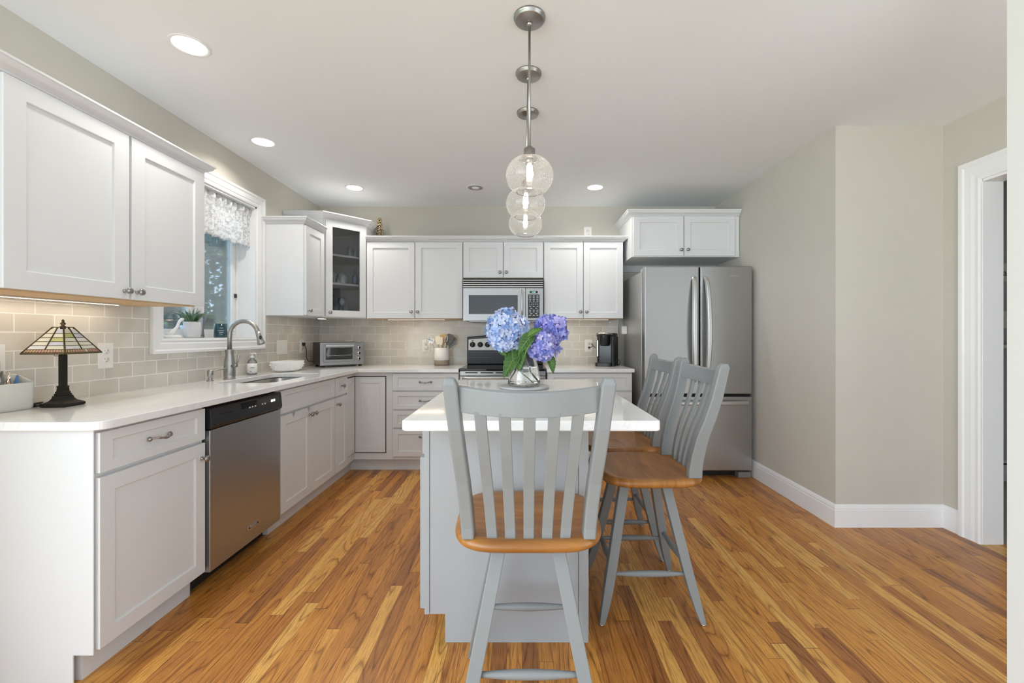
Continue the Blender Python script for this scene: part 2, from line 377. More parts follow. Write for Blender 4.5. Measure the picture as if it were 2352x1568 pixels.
# the room beyond the doorway
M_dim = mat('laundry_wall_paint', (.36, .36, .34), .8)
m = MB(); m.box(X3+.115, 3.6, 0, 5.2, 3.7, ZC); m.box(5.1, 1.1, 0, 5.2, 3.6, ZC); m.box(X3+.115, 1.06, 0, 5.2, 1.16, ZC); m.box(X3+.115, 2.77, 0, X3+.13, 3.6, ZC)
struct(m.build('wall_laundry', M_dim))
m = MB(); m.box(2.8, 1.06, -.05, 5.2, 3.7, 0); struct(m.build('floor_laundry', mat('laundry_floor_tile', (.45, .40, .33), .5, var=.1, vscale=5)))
M_lin = mat('linen_board', (.62, .58, .52), .7, var=.04)
sgn = thing('sign', 'pale board sign with black script hanging beyond the doorway', 'sign', (3.96, 3.6, 1.65))
m = MB(); m.box(3.75, 3.575, 1.648, 4.25, 3.598, 1.80); m.build('board', M_lin, sgn, .003)
Fs = frame((3.962, 3.575, 1.72), (1, 0, 0), (0, -1, 0)); text('ac', Fs, 0, 0, .001, .075, M_black, sgn)
sh = thing('peg_rack', 'pale board with round white pegs on the wall past the doorway', 'peg rack', (3.96, 3.6, 1.27))
m = MB(); m.box(3.72, 3.575, 1.268, 4.28, 3.598, 1.41); m.build('board', M_lin, sh, .003)
for x in (3.78, 3.965, 4.15):
    Fk = frame((x, 3.575, 1.345), (1, 0, 0), (0, -1, 0)); m = MB(); m.lathe([(.006, 0), (.006, .02), (.016, .026), (.016, .034), (0, .04)], FT(Fk), 14); m.build('peg', M_ceramic, sh)
hs = thing('wall_shelf', 'narrow pale shelf on the wall below the pegs', 'shelf', (3.96, 3.6, 1.1))
m = MB(); m.box(3.7, 3.42, 1.112, 4.3, 3.598, 1.135); m.build('shelf_board', M_lin, hs, .002)
m = MB(); m.prism([(3.58, 1.03), (3.598, 1.03), (3.598, 1.112), (3.44, 1.112)], 3.80, 3.82, T=lambda p: Vector((p.z, p.x, p.y))); m.build('bracket', M_lin, hs)
m = MB(); m.prism([(3.58, 1.03), (3.598, 1.03), (3.598, 1.112), (3.44, 1.112)], 4.18, 4.20, T=lambda p: Vector((p.z, p.x, p.y))); m.build('bracket', M_lin, hs)
bh = thing('baseboard_heater', 'long low grey metal heater at the foot of the wall past the doorway', 'heater', (3.9, 3.55, 0))
m = MB(); m.box(3.0, 3.535, .03, 4.9, 3.6, .2); m.build('housing', mat('heater_enamel', (.55, .55, .53), .4), bh, .006)
m = MB(); m.box(3.02, 3.533, .165, 4.88, 3.54, .178); m.build('slot', M_dark, bh)

# ------------------------------------------------------------------ window
win = thing('window_1', 'white framed double casement window over the sink', 'window', (XL, 3.0, WZ0)); struct(win)
m = MB(); CW = [(0, 0), (0, .012), (.010, .016), (.022, .013), (.03, .018), (.062, .020), (.070, .026), (.085, .026), (.085, 0)]
m.sweep([(WY0, WZ0), (WY1, WZ0), (WY1, WZ1), (WY0, WZ1)], CW, lambda p, h: (XL+h, p.x, p.y), closed=True); m.build('casing', M_trim, win)
m = MB(); t = .014
m.box(XL-.19, WY0-.001, WZ0, XL+.002, WY0+t, WZ1); m.box(XL-.19, WY1-t, WZ0, XL+.002, WY1+.001, WZ1); m.box(XL-.19, WY0, WZ1-t, XL+.002, WY1, WZ1+.001); m.box(XL-.19, WY0, WZ0-.001, XL+.004, WY1, WZ0+.004)
m.build('reveal', M_trim, win)
def ring(m, y0, y1, z0, z1, wd, x0, x1, wb=None):
    wb = wb or wd
    m.box(x0, y0, z0, x1, y0+wd, z1); m.box(x0, y1-wd, z0, x1, y1, z1); m.box(x0, y0+wd, z1-wd, x1, y1-wd, z1); m.box(x0, y0+wd, z0, x1, y1-wd, z0+wb)
m = MB(); ring(m, WY0+t, WY1-t, WZ0+.004, WZ1-t, .022, XL-.205, XL-.125); m.box(XL-.205, 2.965, WZ0, XL-.125, 3.03, WZ1-t); m.build('frame', M_trim, win, .003)
M_pane = thin_glass('window_glass', (.97, .99, .99), .8)
M_screen = thin_glass('insect_screen', (.70, .78, .85), .0, .26)
for y0, y1 in ((WY0+t+.022, 2.965), (3.03, WY1-t-.022)):
    m = MB(); ring(m, y0+.003, y1-.003, WZ0+.026, WZ1-t-.026, .036, XL-.17, XL-.138, .036); s_ = m.build('sash', M_trim, win, .003)
    m = MB(); m.box(XL-.156, y0+.036, WZ0+.06, XL-.152, y1-.036, WZ1-.07); m.build('pane', M_pane, s_)
    m = MB(); m.box(XL-.1635, y0+.036, WZ0+.06, XL-.163, y1-.036, WZ1-.07); m.build('insect_screen', M_screen, s_)
m = MB(); m.box(XL-.138, 3.33, WZ0+.03, XL-.118, 3.37, WZ0+.045); m.tube([(XL-.12, 3.35, WZ0+.045), (XL-.105, 3.34, WZ0+.06), (XL-.10, 3.30, WZ0+.055)], .005); m.build('crank', M_trim, win)
m = MB(); m.box(XL-.136, 3.385, 1.50, XL-.125, 3.40, 1.53); m.build('latch', M_black, win)

# valance
def fabric_mat():
    m, nt, b = nt_of('paisley_fabric'); N, L = nt.nodes.new, nt.links.new
    tc = N('ShaderNodeTexCoord'); n0 = N('ShaderNodeTexNoise'); n0.inputs['Scale'].default_value = 9; n0.inputs['Detail'].default_value = 1; L(tc.outputs['Object'], n0.inputs['Vector'])
    vo = N('ShaderNodeTexVoronoi'); vo.inputs['Scale'].default_value = 9
    mxv = N('ShaderNodeMix'); mxv.data_type = 'RGBA'; mxv.inputs[0].default_value = .12; L(tc.outputs['Object'], mxv.inputs[6]); L(n0.outputs[1], mxv.inputs[7]); L(mxv.outputs[2], vo.inputs['Vector'])
    mu = N('ShaderNodeMath'); mu.operation = 'MULTIPLY'; mu.inputs[1].default_value = 5.5; L(vo.outputs['Distance'], mu.inputs[0])
    fr = N('ShaderNodeMath'); fr.operation = 'FRACT'; L(mu.outputs[0], fr.inputs[0])
    n1 = N('ShaderNodeTexNoise'); n1.inputs['Scale'].default_value = 55; n1.inputs['Detail'].default_value = 2; L(tc.outputs['Object'], n1.inputs['Vector'])
    r1 = ramp(nt, [(0, (.22, .22, .24)), (.16, (.85, .85, .86)), (.8, (.9, .9, .9)), (1, (.5, .5, .52))]); L(fr.outputs[0], r1.inputs[0])
    r2 = ramp(nt, [(.42, (.25, .25, .27)), (.5, (1, 1, 1))]); L(n1.outputs[0], r2.inputs[0])
    mx = N('ShaderNodeMix'); mx.data_type = 'RGBA'; mx.inputs[0].default_value = .6; L(r2.outputs[0], mx.inputs[7]); L(r1.outputs[0], mx.inputs[6])
    rr = N('ShaderNodeMix'); rr.data_type = 'RGBA'; rr.blend_type = 'LIGHTEN'; rr.inputs[0].default_value = .55; L(mx.outputs[2], rr.inputs[6]); rr.inputs[7].default_value = (.9, .9, .9, 1)
    L(rr.outputs[2], b.inputs['Base Color']); b.inputs['Roughness'].default_value = .9
    t = N('ShaderNodeBsdfTranslucent'); L(rr.outputs[2], t.inputs[0]); ms = N('ShaderNodeMixShader'); ms.inputs[0].default_value = .45
    L(b.outputs[0], ms.inputs[1]); L(t.outputs[0], ms.inputs[2]); L(ms.outputs[0], nt.nodes['Material Output'].inputs[0])
    return m
M_fab = fabric_mat()
val = thing('valance', 'white and grey paisley gathered valance at the top of the window', 'valance', (XL-.05, 3.0, 1.9))
m = MB(); m.tube([(XL-.045, WY0+.015, 2.165), (XL-.045, WY1-.015, 2.165)], .008); m.build('rod', M_trim, val)
NY, NZ = 150, 16; vsx = []
for j in range(NZ+1):
    tz = j/NZ; row = []
    for i in range(NY+1):
        ty = i/NY; y = WY0+.02+ty*(WY1-WY0-.04)
        ph = ty*2*PI*14
        amp = .013 if tz < .2 else .008+.010*(tz-.2)
        x = XL-.045 + amp*math.sin(ph+.8*math.sin(ty*19)) + (.012 if .06 < tz < .2 else 0) + .006*math.sin(ty*50*PI/3)
        z = 2.205 - tz*.31 + .007*math.sin(ph*.6+1)*tz + (.006*math.sin(ph*1.7) if tz < .05 else 0)
        row.append(Vector((x, y, z)))
    vsx.append(row)
m = MB(); m.loft(vsx, closed=False, smooth=True); cl = m.build('fabric', M_fab, val)
sm = cl.modifiers.new('solid', 'SOLIDIFY'); sm.thickness = .0015

# ------------------------------------------------------------------ outside
struct((lambda mm: mm.box(-30, -6, -.7, -2.4, 30, -.6).build('ground', mat('lawn', (.12, .2, .05), .9, var=.3, vscale=2)))(MB()))
M_leaf_out = island_mat('tree_leaves', [(0, (.015, .045, .022)), (.5, (.04, .10, .045)), (.85, (.12, .22, .07)), (1, (.42, .5, .14))], .6, trl=.35)
M_bark = mat('bark', (.09, .06, .04), .9, var=.3)
def tree(x, y, r, h, label, n=2600):
    t_ = thing('tree', label, 'tree', (x, y, -.6), group='trees outside the window')
    m = MB(); m.tube([(x, y, -.6), (x+.05, y, h*.35), (x, y+.05, h*.7)], [.13, .09, .04], 9); m.build('trunk', M_bark, t_)
    m = MB(); rnd = random.Random(int(x*31+y*17))
    for _ in range(n):
        a = rnd.random()*2*PI; zz = rnd.uniform(-1, 1); q = math.sqrt(1-zz*zz); rr = rnd.uniform(.72, 1.05)+.15*math.sin(5*a+7*zz)
        c = Vector((x+r*q*math.cos(a)*rr, y+r*q*math.sin(a)*rr, -.6+h*.5+h*.5*zz*rr))
        u = Vector((rnd.gauss(0, 1), rnd.gauss(0, 1), rnd.gauss(0, 1))).normalized(); v = u.orthogonal().normalized(); s_ = rnd.uniform(.05, .10)
        m.add([c-u*s_, c+v*s_*.5, c+u*s_, c-v*s_*.5], [(0, 1, 2, 3)], False)
    m.build('foliage', M_leaf_out, t_)
tree(-5.2, 6.4, .95, 4.4, 'leafy green tree seen through the left window pane')
tree(-6.6, 8.7, .9, 4.8, 'leafy green tree seen through the right window pane')
tree(-9.6, 9.9, 1.35, 7.0, 'taller dark tree standing behind the others outside', 2200)
tree(-8.3, 12.9, 1.7, 6.4, 'farthest green tree visible at the edge of the right pane', 2000)

# ------------------------------------------------------------------ cabinet parts
def shaker(parent, name, F, u0, u1, v0, v1, mt=None, su=.057, sv=.057, t=.019, rec=.008, n0=.001):
    m = MB()
    def rect(a0, a1, b0, b1, n): return [F(a0, b0, n), F(a1, b0, n), F(a1, b1, n), F(a0, b1, n)]
    V = rect(u0, u1, v0, v1, n0)+rect(u0, u1, v0, v1, n0+t)+rect(u0+su, u1-su, v0+sv, v1-sv, n0+t)+rect(u0+su+.002, u1-su-.002, v0+sv+.002, v1-sv-.002, n0+t-rec)
    fs = [(3, 2, 1, 0)]
    for a, bq in ((0, 4), (4, 8), (8, 12)):
        for i in range(4): j = (i+1) % 4; fs.append((a+i, a+j, bq+j, bq+i))
    fs.append((12, 13, 14, 15)); m.add(V, fs, False)
    return m.build(name, mt or M_white, parent, .0015, 2)
def knob(door, F, a, b, n=.02, mt=None):
    m = MB(); o = F(a, b, n)
    def T(p): return o + (F(1, 0, 0)-F(0, 0, 0))*p.x + Vector((0, 0, 1))*p.y + (F(0, 0, 1)-F(0, 0, 0))*p.z
    m.lathe([(0.0, 0), (.009, 0), (.0085, .003), (.0055, .006), (.005, .014), (.009, .018), (.0145, .022), (.0155, .026), (.013, .031), (.006, .0335), (0, .034)], T, 18)
    return m.build('knob', mt or M_knob, door)
def pull(door, F, a, b, n=.02, w=.05):
    m = MB(); pts = []; rad = []
    for i in range(17):
        t_ = -1+i/8; pts.append(F(a+w*t_, b-.003*math.cos(t_*PI), n+.004+.024*(1-abs(t_)**3.0))); rad.append(.0042+.0022*math.cos(t_*PI*2)*(1 if abs(t_) < .5 else -.3))
    m.tube(pts, rad, 10)
    for s_ in (-1, 1):
        o = F(a+w*s_, b, n)
        def T(p, o=o): return o + (F(1, 0, 0)-F(0, 0, 0))*p.x + Vector((0, 0, 1))*p.y + (F(0, 0, 1)-F(0, 0, 0))*p.z
        m.lathe([(0, 0), (.0095, 0), (.0095, .003), (.006, .008), (0, .010)], T, 14)
    return m.build('pull', M_knob, door)
CROWN = [(0, 0), (.010, .004), (.012, .010), (.020, .016), (.034, .024), (.042, .034), (.044, .042), (.050, .044), (.050, .052), (0, .052)]
def crown(parent, path, z, name='crown_molding', sc=1.0):
    m = MB(); m.sweep(path, [(a*sc, h*sc) for a, h in CROWN], lambda p, h: (p.x, p.y, z+h)); return m.build(name, M_white, parent)

# -------- left base run: doors face +x
FL = frame((-1.49, 0, 0), (0, 1, 0), (1, 0, 0))
TOE = .108
def carcass_left(parent, y0, y1, endpanel=False):
    m = MB(); m.box(XL+.012, y0, TOE, -1.49, y1, .883); m.build('carcass', M_white, parent)
    m = MB(); m.box(XL+.012, y0+(.02 if endpanel else 0), 0, -1.545, y1, TOE); m.build('toe_kick', M_white, parent)
    if endpanel:
        m = MB(); m.prism([(XL+.012, 0), (-1.552, 0), (-1.552, TOE-.005), (-1.482, TOE-.005), (-1.482, .883), (XL+.012, .883)], y0-.006, y0-.0005, T=lambda p: Vector((p.x, p.z, p.y))); m.build('end_panel', M_white, parent, .002)
A = thing('base_cabinet', 'white base cabinet nearest the camera with one drawer over one door', 'cabinet', (-1.8, 1.78, 0))
carcass_left(A, 1.518, 2.036, True)
dr = shaker(A, 'drawer', FL, 1.524, 2.030, .729, .871, sv=.034, su=.05); pull(dr, FL, 1.777, .800)
do = shaker(A, 'door', FL, 1.524, 2.030, .115, .713); knob(do, FL, 2.008, .645)
B = thing('sink_cabinet', 'white sink base cabinet with false front over two doors', 'cabinet', (-1.8, 3.05, 0))
m = MB(); m.box(XL+.012, 2.656, TOE, -1.49, 2.672, .883); m.box(XL+.012, 3.430, TOE, -1.49, 3.446, .883); m.box(-1.506, 2.672, TOE, -1.49, 3.430, .883); m.box(XL+.012, 2.672, TOE, XL+.02, 3.430, .883); m.box(XL+.02, 2.672, TOE, -1.506, 3.430, TOE+.016)
m.build('carcass', M_white, B); m = MB(); m.box(XL+.012, 2.656, 0, -1.545, 3.446, TOE); m.build('toe_kick', M_white, B)
shaker(B, 'drawer_front', FL, 2.666, 3.440, .729, .871, sv=.034, su=.05)
do = shaker(B, 'door', FL, 2.666, 3.050, .115, .713); knob(do, FL, 3.022, .665)
for yy in (2.80, 3.0):
    m = MB(); m.box(-1.4705, yy, .700, -1.468, yy+.03, .716); m.box(-1.4705, yy+.008, .688, -1.467, yy+.016, .702); m.build('child_lock', M_nickel, do)
do = shaker(B, 'door', FL, 3.054, 3.440, .115, .713); knob(do, FL, 3.082, .665)
Cc = thing('narrow_cabinet', 'slim white base cabinet with small drawer right of the sink doors', 'cabinet', (-1.8, 3.56, 0))
carcass_left(Cc, 3.447, 3.690)
dr = shaker(Cc, 'drawer', FL, 3.452, 3.684, .729, .871, sv=.034, su=.05); knob(dr, FL, 3.568, .800)
do = shaker(Cc, 'door', FL, 3.452, 3.684, .115, .713, su=.05); knob(do, FL, 3.478, .662)
# corner base with folding doors
FBk = frame((0, 3.89, 0), (1, 0, 0), (0, -1, 0))
D_ = thing('corner_base_cabinet', 'white corner base cabinet with a folding pair of doors', 'cabinet', (-1.78, 4.2, 0))
m = MB(); m.prism([(XL+.012, 3.691), (-1.49, 3.691), (-1.49, 3.89), (-1.155, 3.89), (-1.155, YB-.012), (XL+.012, YB-.012)], TOE, .883); m.build('carcass', M_white, D_)
m = MB(); m.prism([(XL+.012, 3.691), (-1.545, 3.691), (-1.545, 3.945), (-1.155, 3.945), (-1.155, YB-.012), (XL+.012, YB-.012)], 0, TOE); m.build('toe_kick', M_white, D_)
m = MB(); m.box(3.700, .165, .0005, 3.890, .850, .0012, FT(FL)); m.box(-1.49, .165, .0005, -1.207, .850, .0012, FT(FBk)); m.build('door_gap', M_dark, D_)
shaker(D_, 'door', FL, 3.704, 3.876, .172, .842, su=.038, t=.008, rec=.005)
shaker(D_, 'door', FBk, -1.480, -1.213, .172, .842, su=.05, t=.008, rec=.005)
# drawer stack
E = thing('drawer_cabinet', 'white four-drawer base cabinet left of the range', 'cabinet', (-.85, 4.2, 0))
m = MB(); m.box(-1.154, 3.89, TOE, -.556, YB-.012, .883); m.build('carcass', M_white, E)
m = MB(); m.box(-1.154, 3.945, 0, -.556, YB-.012, TOE); m.build('toe_kick', M_white, E)
for z0, z1 in ((.722, .871), (.557, .708), (.395, .543), (.140, .381)):
    dr = shaker(E, 'drawer', FBk, -1.146, -.562, z0, z1, sv=.036 if z1-z0 < .2 else .045, su=.048)
    pull(dr, FBk, -.854, (z0+z1)/2 if z1-z0 < .2 else z1-.07)
G = thing('base_cabinet', 'white base cabinet between the range and the refrigerator', 'cabinet', (.6, 4.2, 0))
m = MB(); m.box(.220, 3.89, TOE, .978, YB-.012, .883); m.build('carcass', M_white, G)
m = MB(); m.box(.220, 3.945, 0, .978, YB-.012, TOE); m.build('toe_kick', M_white, G)
dr = shaker(G, 'drawer', FBk, .227, .972, .722, .871, sv=.036, su=.05); pull(dr, FBk, .60, .797)
dr = shaker(G, 'drawer', FBk, .227, .972, .430, .708, sv=.045, su=.05); pull(dr, FBk, .60, .66)
dr = shaker(G, 'drawer', FBk, .227, .972, .120, .418, sv=.045, su=.05); pull(dr, FBk, .60, .37)

# -------- countertops
def slab(name, outline, hole, z0, z1, label, bev=.003):
    bm = bmesh.new(); edges = []
    for lp in [outline]+([hole] if hole else []):
        vv = [bm.verts.new((x, y, z1)) for x, y in lp]
        edges += [bm.edges.new((vv[i], vv[(i+1) % len(vv)])) for i in range(len(vv))]
    bmesh.ops.triangle_fill(bm, use_beauty=True, use_dissolve=True, edges=edges)
    for f in bm.faces:
        if f.normal.z < 0: f.normal_flip()
    r = bmesh.ops.extrude_face_region(bm, geom=list(bm.faces))
    for e in r['geom']:
        if isinstance(e, bmesh.types.BMVert): e.co.z = z0
    bmesh.ops.recalc_face_normals(bm, faces=bm.faces)
    me = bpy.data.meshes.new(name); bm.to_mesh(me); bm.free(); me.materials.append(M_quartz)
    o = bpy.data.objects.new(name, me); COL.objects.link(o)
    md = o.modifiers.new('bevel', 'BEVEL'); md.width = bev; md.segments = 3; md.limit_method = 'ANGLE'; md.angle_limit = math.radians(35)
    return setp(o, label, 'countertop')
def arc(cx, cy, r, a0, a1, n=8): return [(cx+r*math.cos(math.radians(a0+(a1-a0)*i/n)), cy+r*math.sin(math.radians(a0+(a1-a0)*i/n))) for i in range(n+1)]
def rrect(x0, y0, x1, y1, r, n=6): return arc(x1-r, y0+r, r, -90, 0, n)+arc(x1-r, y1-r, r, 0, 90, n)+arc(x0+r, y1-r, r, 90, 180, n)+arc(x0+r, y0+r, r, 180, 270, n)
CT0, CT1 = .884, .914
out = [(XL+.009, 1.49)]+arc(-1.49, 1.54, .05, -90, 0)+[(-1.44, 3.845), (-.557, 3.845), (-.557, YB-.009), (XL+.009, YB-.009)]
SX0, SX1, SY0, SY1 = -1.925, -1.565, 2.72, 3.42
slab('countertop', out, rrect(SX0, SY0, SX1, SY1, .06)[::-1], CT0, CT1, 'white quartz L-shaped countertop running under the window to the range')
slab('countertop', [(.216, 3.845), (.990, 3.845), (.990, YB-.009), (.216, YB-.009)], None, CT0, CT1, 'short white quartz countertop beside the refrigerator')
# sink bowl
sk = thing('sink', 'stainless undermount sink sunk in the countertop below the window', 'sink', ((SX0+SX1)/2, (SY0+SY1)/2, .70))
m = MB(); secs = []
for ins, z in ((-.012, .883), (-.012, .880), (.002, .878), (.004, .74), (.03, .705), (.16, .698)):
    r_ = max(.065-ins*.3, .01); secs.append([Vector((x, y, z)) for x, y in rrect(SX0+ins, SY0+ins, SX1-ins, SY1-ins, r_)])
m.loft(secs, smooth=True, caps=False); m.f.append([len(m.v)-28+i for i in range(28)]); m.mi.append(0); m.sm.append(False)
m.build('basin', M_sink, sk)
m = MB(); m.lathe([(.045, .699), (.045, .702), (.02, .700), (0, .700)], T=lambda p: p+Vector(((SX0+SX1)/2, (SY0+SY1)/2, 0))); m.build('drain', M_chrome, sk)

# -------- dishwasher
dw = thing('dishwasher', 'stainless dishwasher with a black control strip under the counter', 'dishwasher', (-1.8, 2.35, 0))
m = MB(); m.box(XL+.02, 2.042, .09, -1.50, 2.650, .872); m.build('body', M_black, dw)
m = MB(); m.box(XL+.1, 2.045, 0.0, -1.57, 2.648, .09); m.build('kick_plate', M_black, dw)
m = MB(); m.box(-1.50, 2.050, .098, -1.462, 2.646, .765); dd = m.build('door', M_dw, dw, .004, 3)
m = MB(); m.prism([(-1.50, .770), (-1.455, .770), (-1.450, .785), (-1.458, .862), (-1.464, .867), (-1.50, .867)], 2.046, 2.648, T=lambda p: Vector((p.x, p.z, p.y))); cp = m.build('control_panel', M_black, dw, .002)
Fd = frame((-1.455, 0, 0), (0, 1, 0), (1, 0, 0))
m = MB(); m.box(2.27, .800, .0, 2.62, .856, .0008, FT(Fd)); m.build('touch_strip', M_blackgl, cp)
m = MB(); m.box(2.11, .826, .0, 2.20, .834, .001, FT(Fd)); m.build('vent', M_dark, cp)
M_mark = mat('printed_white_marks', (.7, .7, .7), .5)
for y in (2.33, 2.355, 2.38, 2.445, 2.47):
    m = MB(); m.box(y, .822, .0008, y+.013, .829, .0012, FT(Fd)); m.build('button_mark', M_mark, cp)
m = MB(); m.box(2.535, .824, .0008, 2.553, .838, .0014, FT(Fd)); m.box(2.558, .824, .0008, 2.576, .838, .0014, FT(Fd)); m.build('display', mat('lit_digits', (.8, .8, .8), .5, emis=(1, 1, 1), es=.9), cp)
Fd2 = frame((-1.462, 0, 0), (0, 1, 0), (1, 0, 0))
m = MB(); ringb = lambda m, a0, a1, b0, b1, w_, n0, n1: [m.box(a0, b0, n0, a1, b0+w_, n1, FT(Fd2)), m.box(a0, b1-w_, n0, a1, b1, n1, FT(Fd2)), m.box(a0, b0+w_, n0, a0+w_, b1-w_, n1, FT(Fd2)), m.box(a1-w_, b0+w_, n0, a1, b1-w_, n1, FT(Fd2))]
ringb(m, 2.335, 2.425, .170, .188, .002, 0, .003); bd = m.build('badge', M_chrome, dd)
m = MB(); m.box(2.337, .172, 0, 2.423, .186, .001, FT(Fd2)); m.build('badge_plate', M_black, dd)
text('KitchenAid', Fd2, 2.38, .179, .0015, .013, M_mark, dd)

# ------------------------------------------------------------------ upper cabinets
U1 = thing('wall_cabinet', 'large two-door white wall cabinet nearest the camera, left of the window', 'cabinet', (-1.92, 1.93, 1.37))
m = MB(); m.box(XL+.001, 1.44, 1.372, -1.76, 2.402, 2.10); m.build('carcass', M_white, U1)
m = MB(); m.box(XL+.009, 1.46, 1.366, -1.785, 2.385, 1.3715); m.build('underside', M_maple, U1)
FU = frame((-1.76, 0, 0), (0, 1, 0), (1, 0, 0))
do = shaker(U1, 'door', FU, 1.468, 1.939, 1.370, 2.095, su=.07, sv=.065); knob(do, FU, 1.915, 1.405)
do = shaker(U1, 'door', FU, 1.952, 2.399, 1.370, 2.095, su=.07, sv=.065); knob(do, FU, 1.976, 1.405)
crown(U1, [(-1.76, 1.30), (-1.76, 2.402), (XL+.002, 2.402)][::1], 2.098, sc=.98)
U2 = thing('wall_cabinet', 'narrow one-door white wall cabinet right beside the window', 'cabinet', (-1.92, 3.69, 1.37))
m = MB(); m.box(XL+.001, 3.527, 1.372, -1.76, 3.868, 2.115); m.build('carcass', M_white, U2)
do = shaker(U2, 'door', FU, 3.532, 3.850, 1.374, 2.100, su=.062); knob(do, FU, 3.560, 1.412)
crown(U2, [(XL+.002, 3.527), (-1.76, 3.527), (-1.76, 3.855)], 2.108)
# diagonal corner cabinet
P1, P2 = Vector((-1.76, 3.87)), Vector((-1.48, 4.17)); U3 = thing('corner_wall_cabinet', 'tall diagonal corner wall cabinet with a glass door showing glassware', 'cabinet', (-1.85, 4.25, 1.37))
du = (P2-P1).normalized(); FD = frame((P1.x, P1.y, 0), (du.x, du.y, 0), (du.y, -du.x, 0)); DWd = (P2-P1).length
M_inside = mat('cabinet_interior', (.80, .79, .77), .6)
poly = [(XL+.002, 3.87), (P1.x, P1.y), (P2.x, P2.y), (P2.x, YB-.002), (XL+.002, YB-.002)]
m = MB(); m.prism(poly, 1.372, 1.392); m.prism(poly, 2.235, 2.255)
m.box(XL+.002, 3.87, 1.392, P1.x, 3.878, 2.235); m.box(P2.x-.008, P2.y, 1.392, P2.x, YB-.002, 2.235)
m.box(0, 1.392, -.018, .035, 2.235, 0, FT(FD)); m.box(DWd-.035, 1.392, -.018, DWd, 2.235, 0, FT(FD)); m.box(.035, 1.392, -.018, DWd-.035, 1.415, 0, FT(FD)); m.box(.035, 2.205, -.018, DWd-.035, 2.235, 0, FT(FD))
m.build('carcass', M_white, U3)
m = MB(); m.box(XL+.002, 3.878, 1.392, XL+.01, YB-.01, 2.235); m.box(XL+.01, YB-.01, 1.392, P2.x-.008, YB-.002, 2.235); m.box(XL+.01, 3.878, 1.392, P1.x-.002, 3.882, 2.235); m.box(P2.x-.012, P2.y+.01, 1.392, P2.x-.008, YB-.01, 2.235)
m.box(XL+.01, 3.882, 2.231, P1.x-.04, YB-.01, 2.235)
m.build('inner_lining', M_inside, U3)
sp_ = [(XL+.011, 3.884), (P1.x-.03, 3.884), (P2.x-.014, P2.y+.005+.02), (P2.x-.014, YB-.011), (XL+.011, YB-.011)]
SHZ = (1.672, 1.932)
for z in SHZ:
    m = MB(); m.prism(sp_, z, z+.018); m.build('shelf', M_white, U3)
# glazed door: frame with an open middle
m = MB(); a0, a1, b0, b1 = .018, DWd-.018, 1.378, 2.243; su_ = .058
for q in ((a0, b0, a0+su_, b1), (a1-su_, b0, a1, b1), (a0+su_, b0, a1-su_, b0+.058), (a0+su_, b1-.062, a1-su_, b1)): m.box(q[0], q[1], .001, q[2], q[3], .020, FT(FD))
do = m.build('door', M_white, U3); knob(do, FD, a0+.03, 1.415)
m = MB(); m.box(a0+su_, b0+.058, .007, a1-su_, b1-.062, .010, FT(FD)); m.build('glass_pane', thin_glass('smoky_door_glass', (.90, .905, .91), 1.0), do)
ext = Vector((du.x, du.y))
crown(U3, [(XL+.002, 3.87), (P1.x, P1.y), (P2.x, P2.y), (P2.x, YB-.002)], 2.243, sc=1.1)
# glassware
M_gl = mat('drinking_glass', (1, 1, 1), .02, trans=1, ior=1.45)
M_gl_thin = thin_glass('clear_glassware', (.96, .97, .98), 2.2, .26)
M_gl_blue = thin_glass('blue_glassware', (.35, .5, .85), 2.0, .14)
def gw(name, cat, label, a, n, z, prof, mt=None, seg=16, extra=None):
    p = FD(a, z+.0005, n)
    m = MB(); m.lathe(prof, T=lambda q: q+p, seg=seg, caps=False); o = m.build(name, mt or M_gl_thin)
    # origin at base
    for v in o.data.vertices: v.co -= p
    o.location = p; return setp(o, label, cat, 'glassware in the corner cabinet')
tumbler = lambda r, h: [(0, .001), (r*.78, .001), (r*.8, .004), (r, h), (r-.002, h), (r*.76, .008), (0, .008)]
bottle_p = lambda r, h: [(0, 0), (r, .0), (r, h*.55), (r*.45, h*.7), (r*.35, h), (r*.28, h), (0, h)]
dome_p = lambda r, h: [(r, 0), (r, h*.5), (r*.85, h*.75), (r*.5, h*.93), (0, h), (0, h-.003), (r*.48, h*.91), (r*.82, h*.74), (r-.003, h*.5), (r-.003, 0)]
wine_p = lambda r, h: [(0, 0), (r*.8, .001), (r*.1, .008), (r*.1, h*.45), (r*.6, h*.52), (r, h*.75), (r*.85, h), (r*.82, h), (r*.95, h*.75), (0, h*.5)]
z2, z1_, z0_ = SHZ[1]+.018, SHZ[0]+.018, 1.392
gw('bottle', 'bottle', 'clear bottle with a patterned label, left on the top shelf', .100, -.09, z2, bottle_p(.030, .15))
gw('shot_glass', 'glass', 'taller small glass on the top shelf, right half', .265, -.05, z2, tumbler(.022, .085))
gw('shot_glass', 'glass', 'shorter small glass at the right end of the top shelf', .318, -.05, z2, tumbler(.022, .065))
gw('jar', 'jar', 'clear jar at the left end of the middle shelf', .115, -.08, z1_, [(0, 0), (.035, 0), (.035, .085), (.028, .095), (.03, .115), (.026, .115), (.026, .095), (0, .09)])
gw('glass_dome', 'dome', 'rounded glass dome in the middle of the middle shelf', .215, -.09, z1_, dome_p(.052, .12))
gw('bottle', 'bottle', 'blue glass bottle at the right end of the middle shelf', .315, -.05, z1_, bottle_p(.024, .135), M_gl_blue)
gw('drinking_glass', 'glass', 'small squat glass between jar and dome on the middle shelf', .158, -.04, z1_, tumbler(.018, .045))
gw('drinking_glass', 'glass', 'tall glass at the back left of the bottom shelf', .12, -.14, z0_, tumbler(.036, .20))
gw('wine_glass', 'glass', 'stemmed glass in the middle of the bottom shelf', .225, -.12, z0_, wine_p(.038, .17))
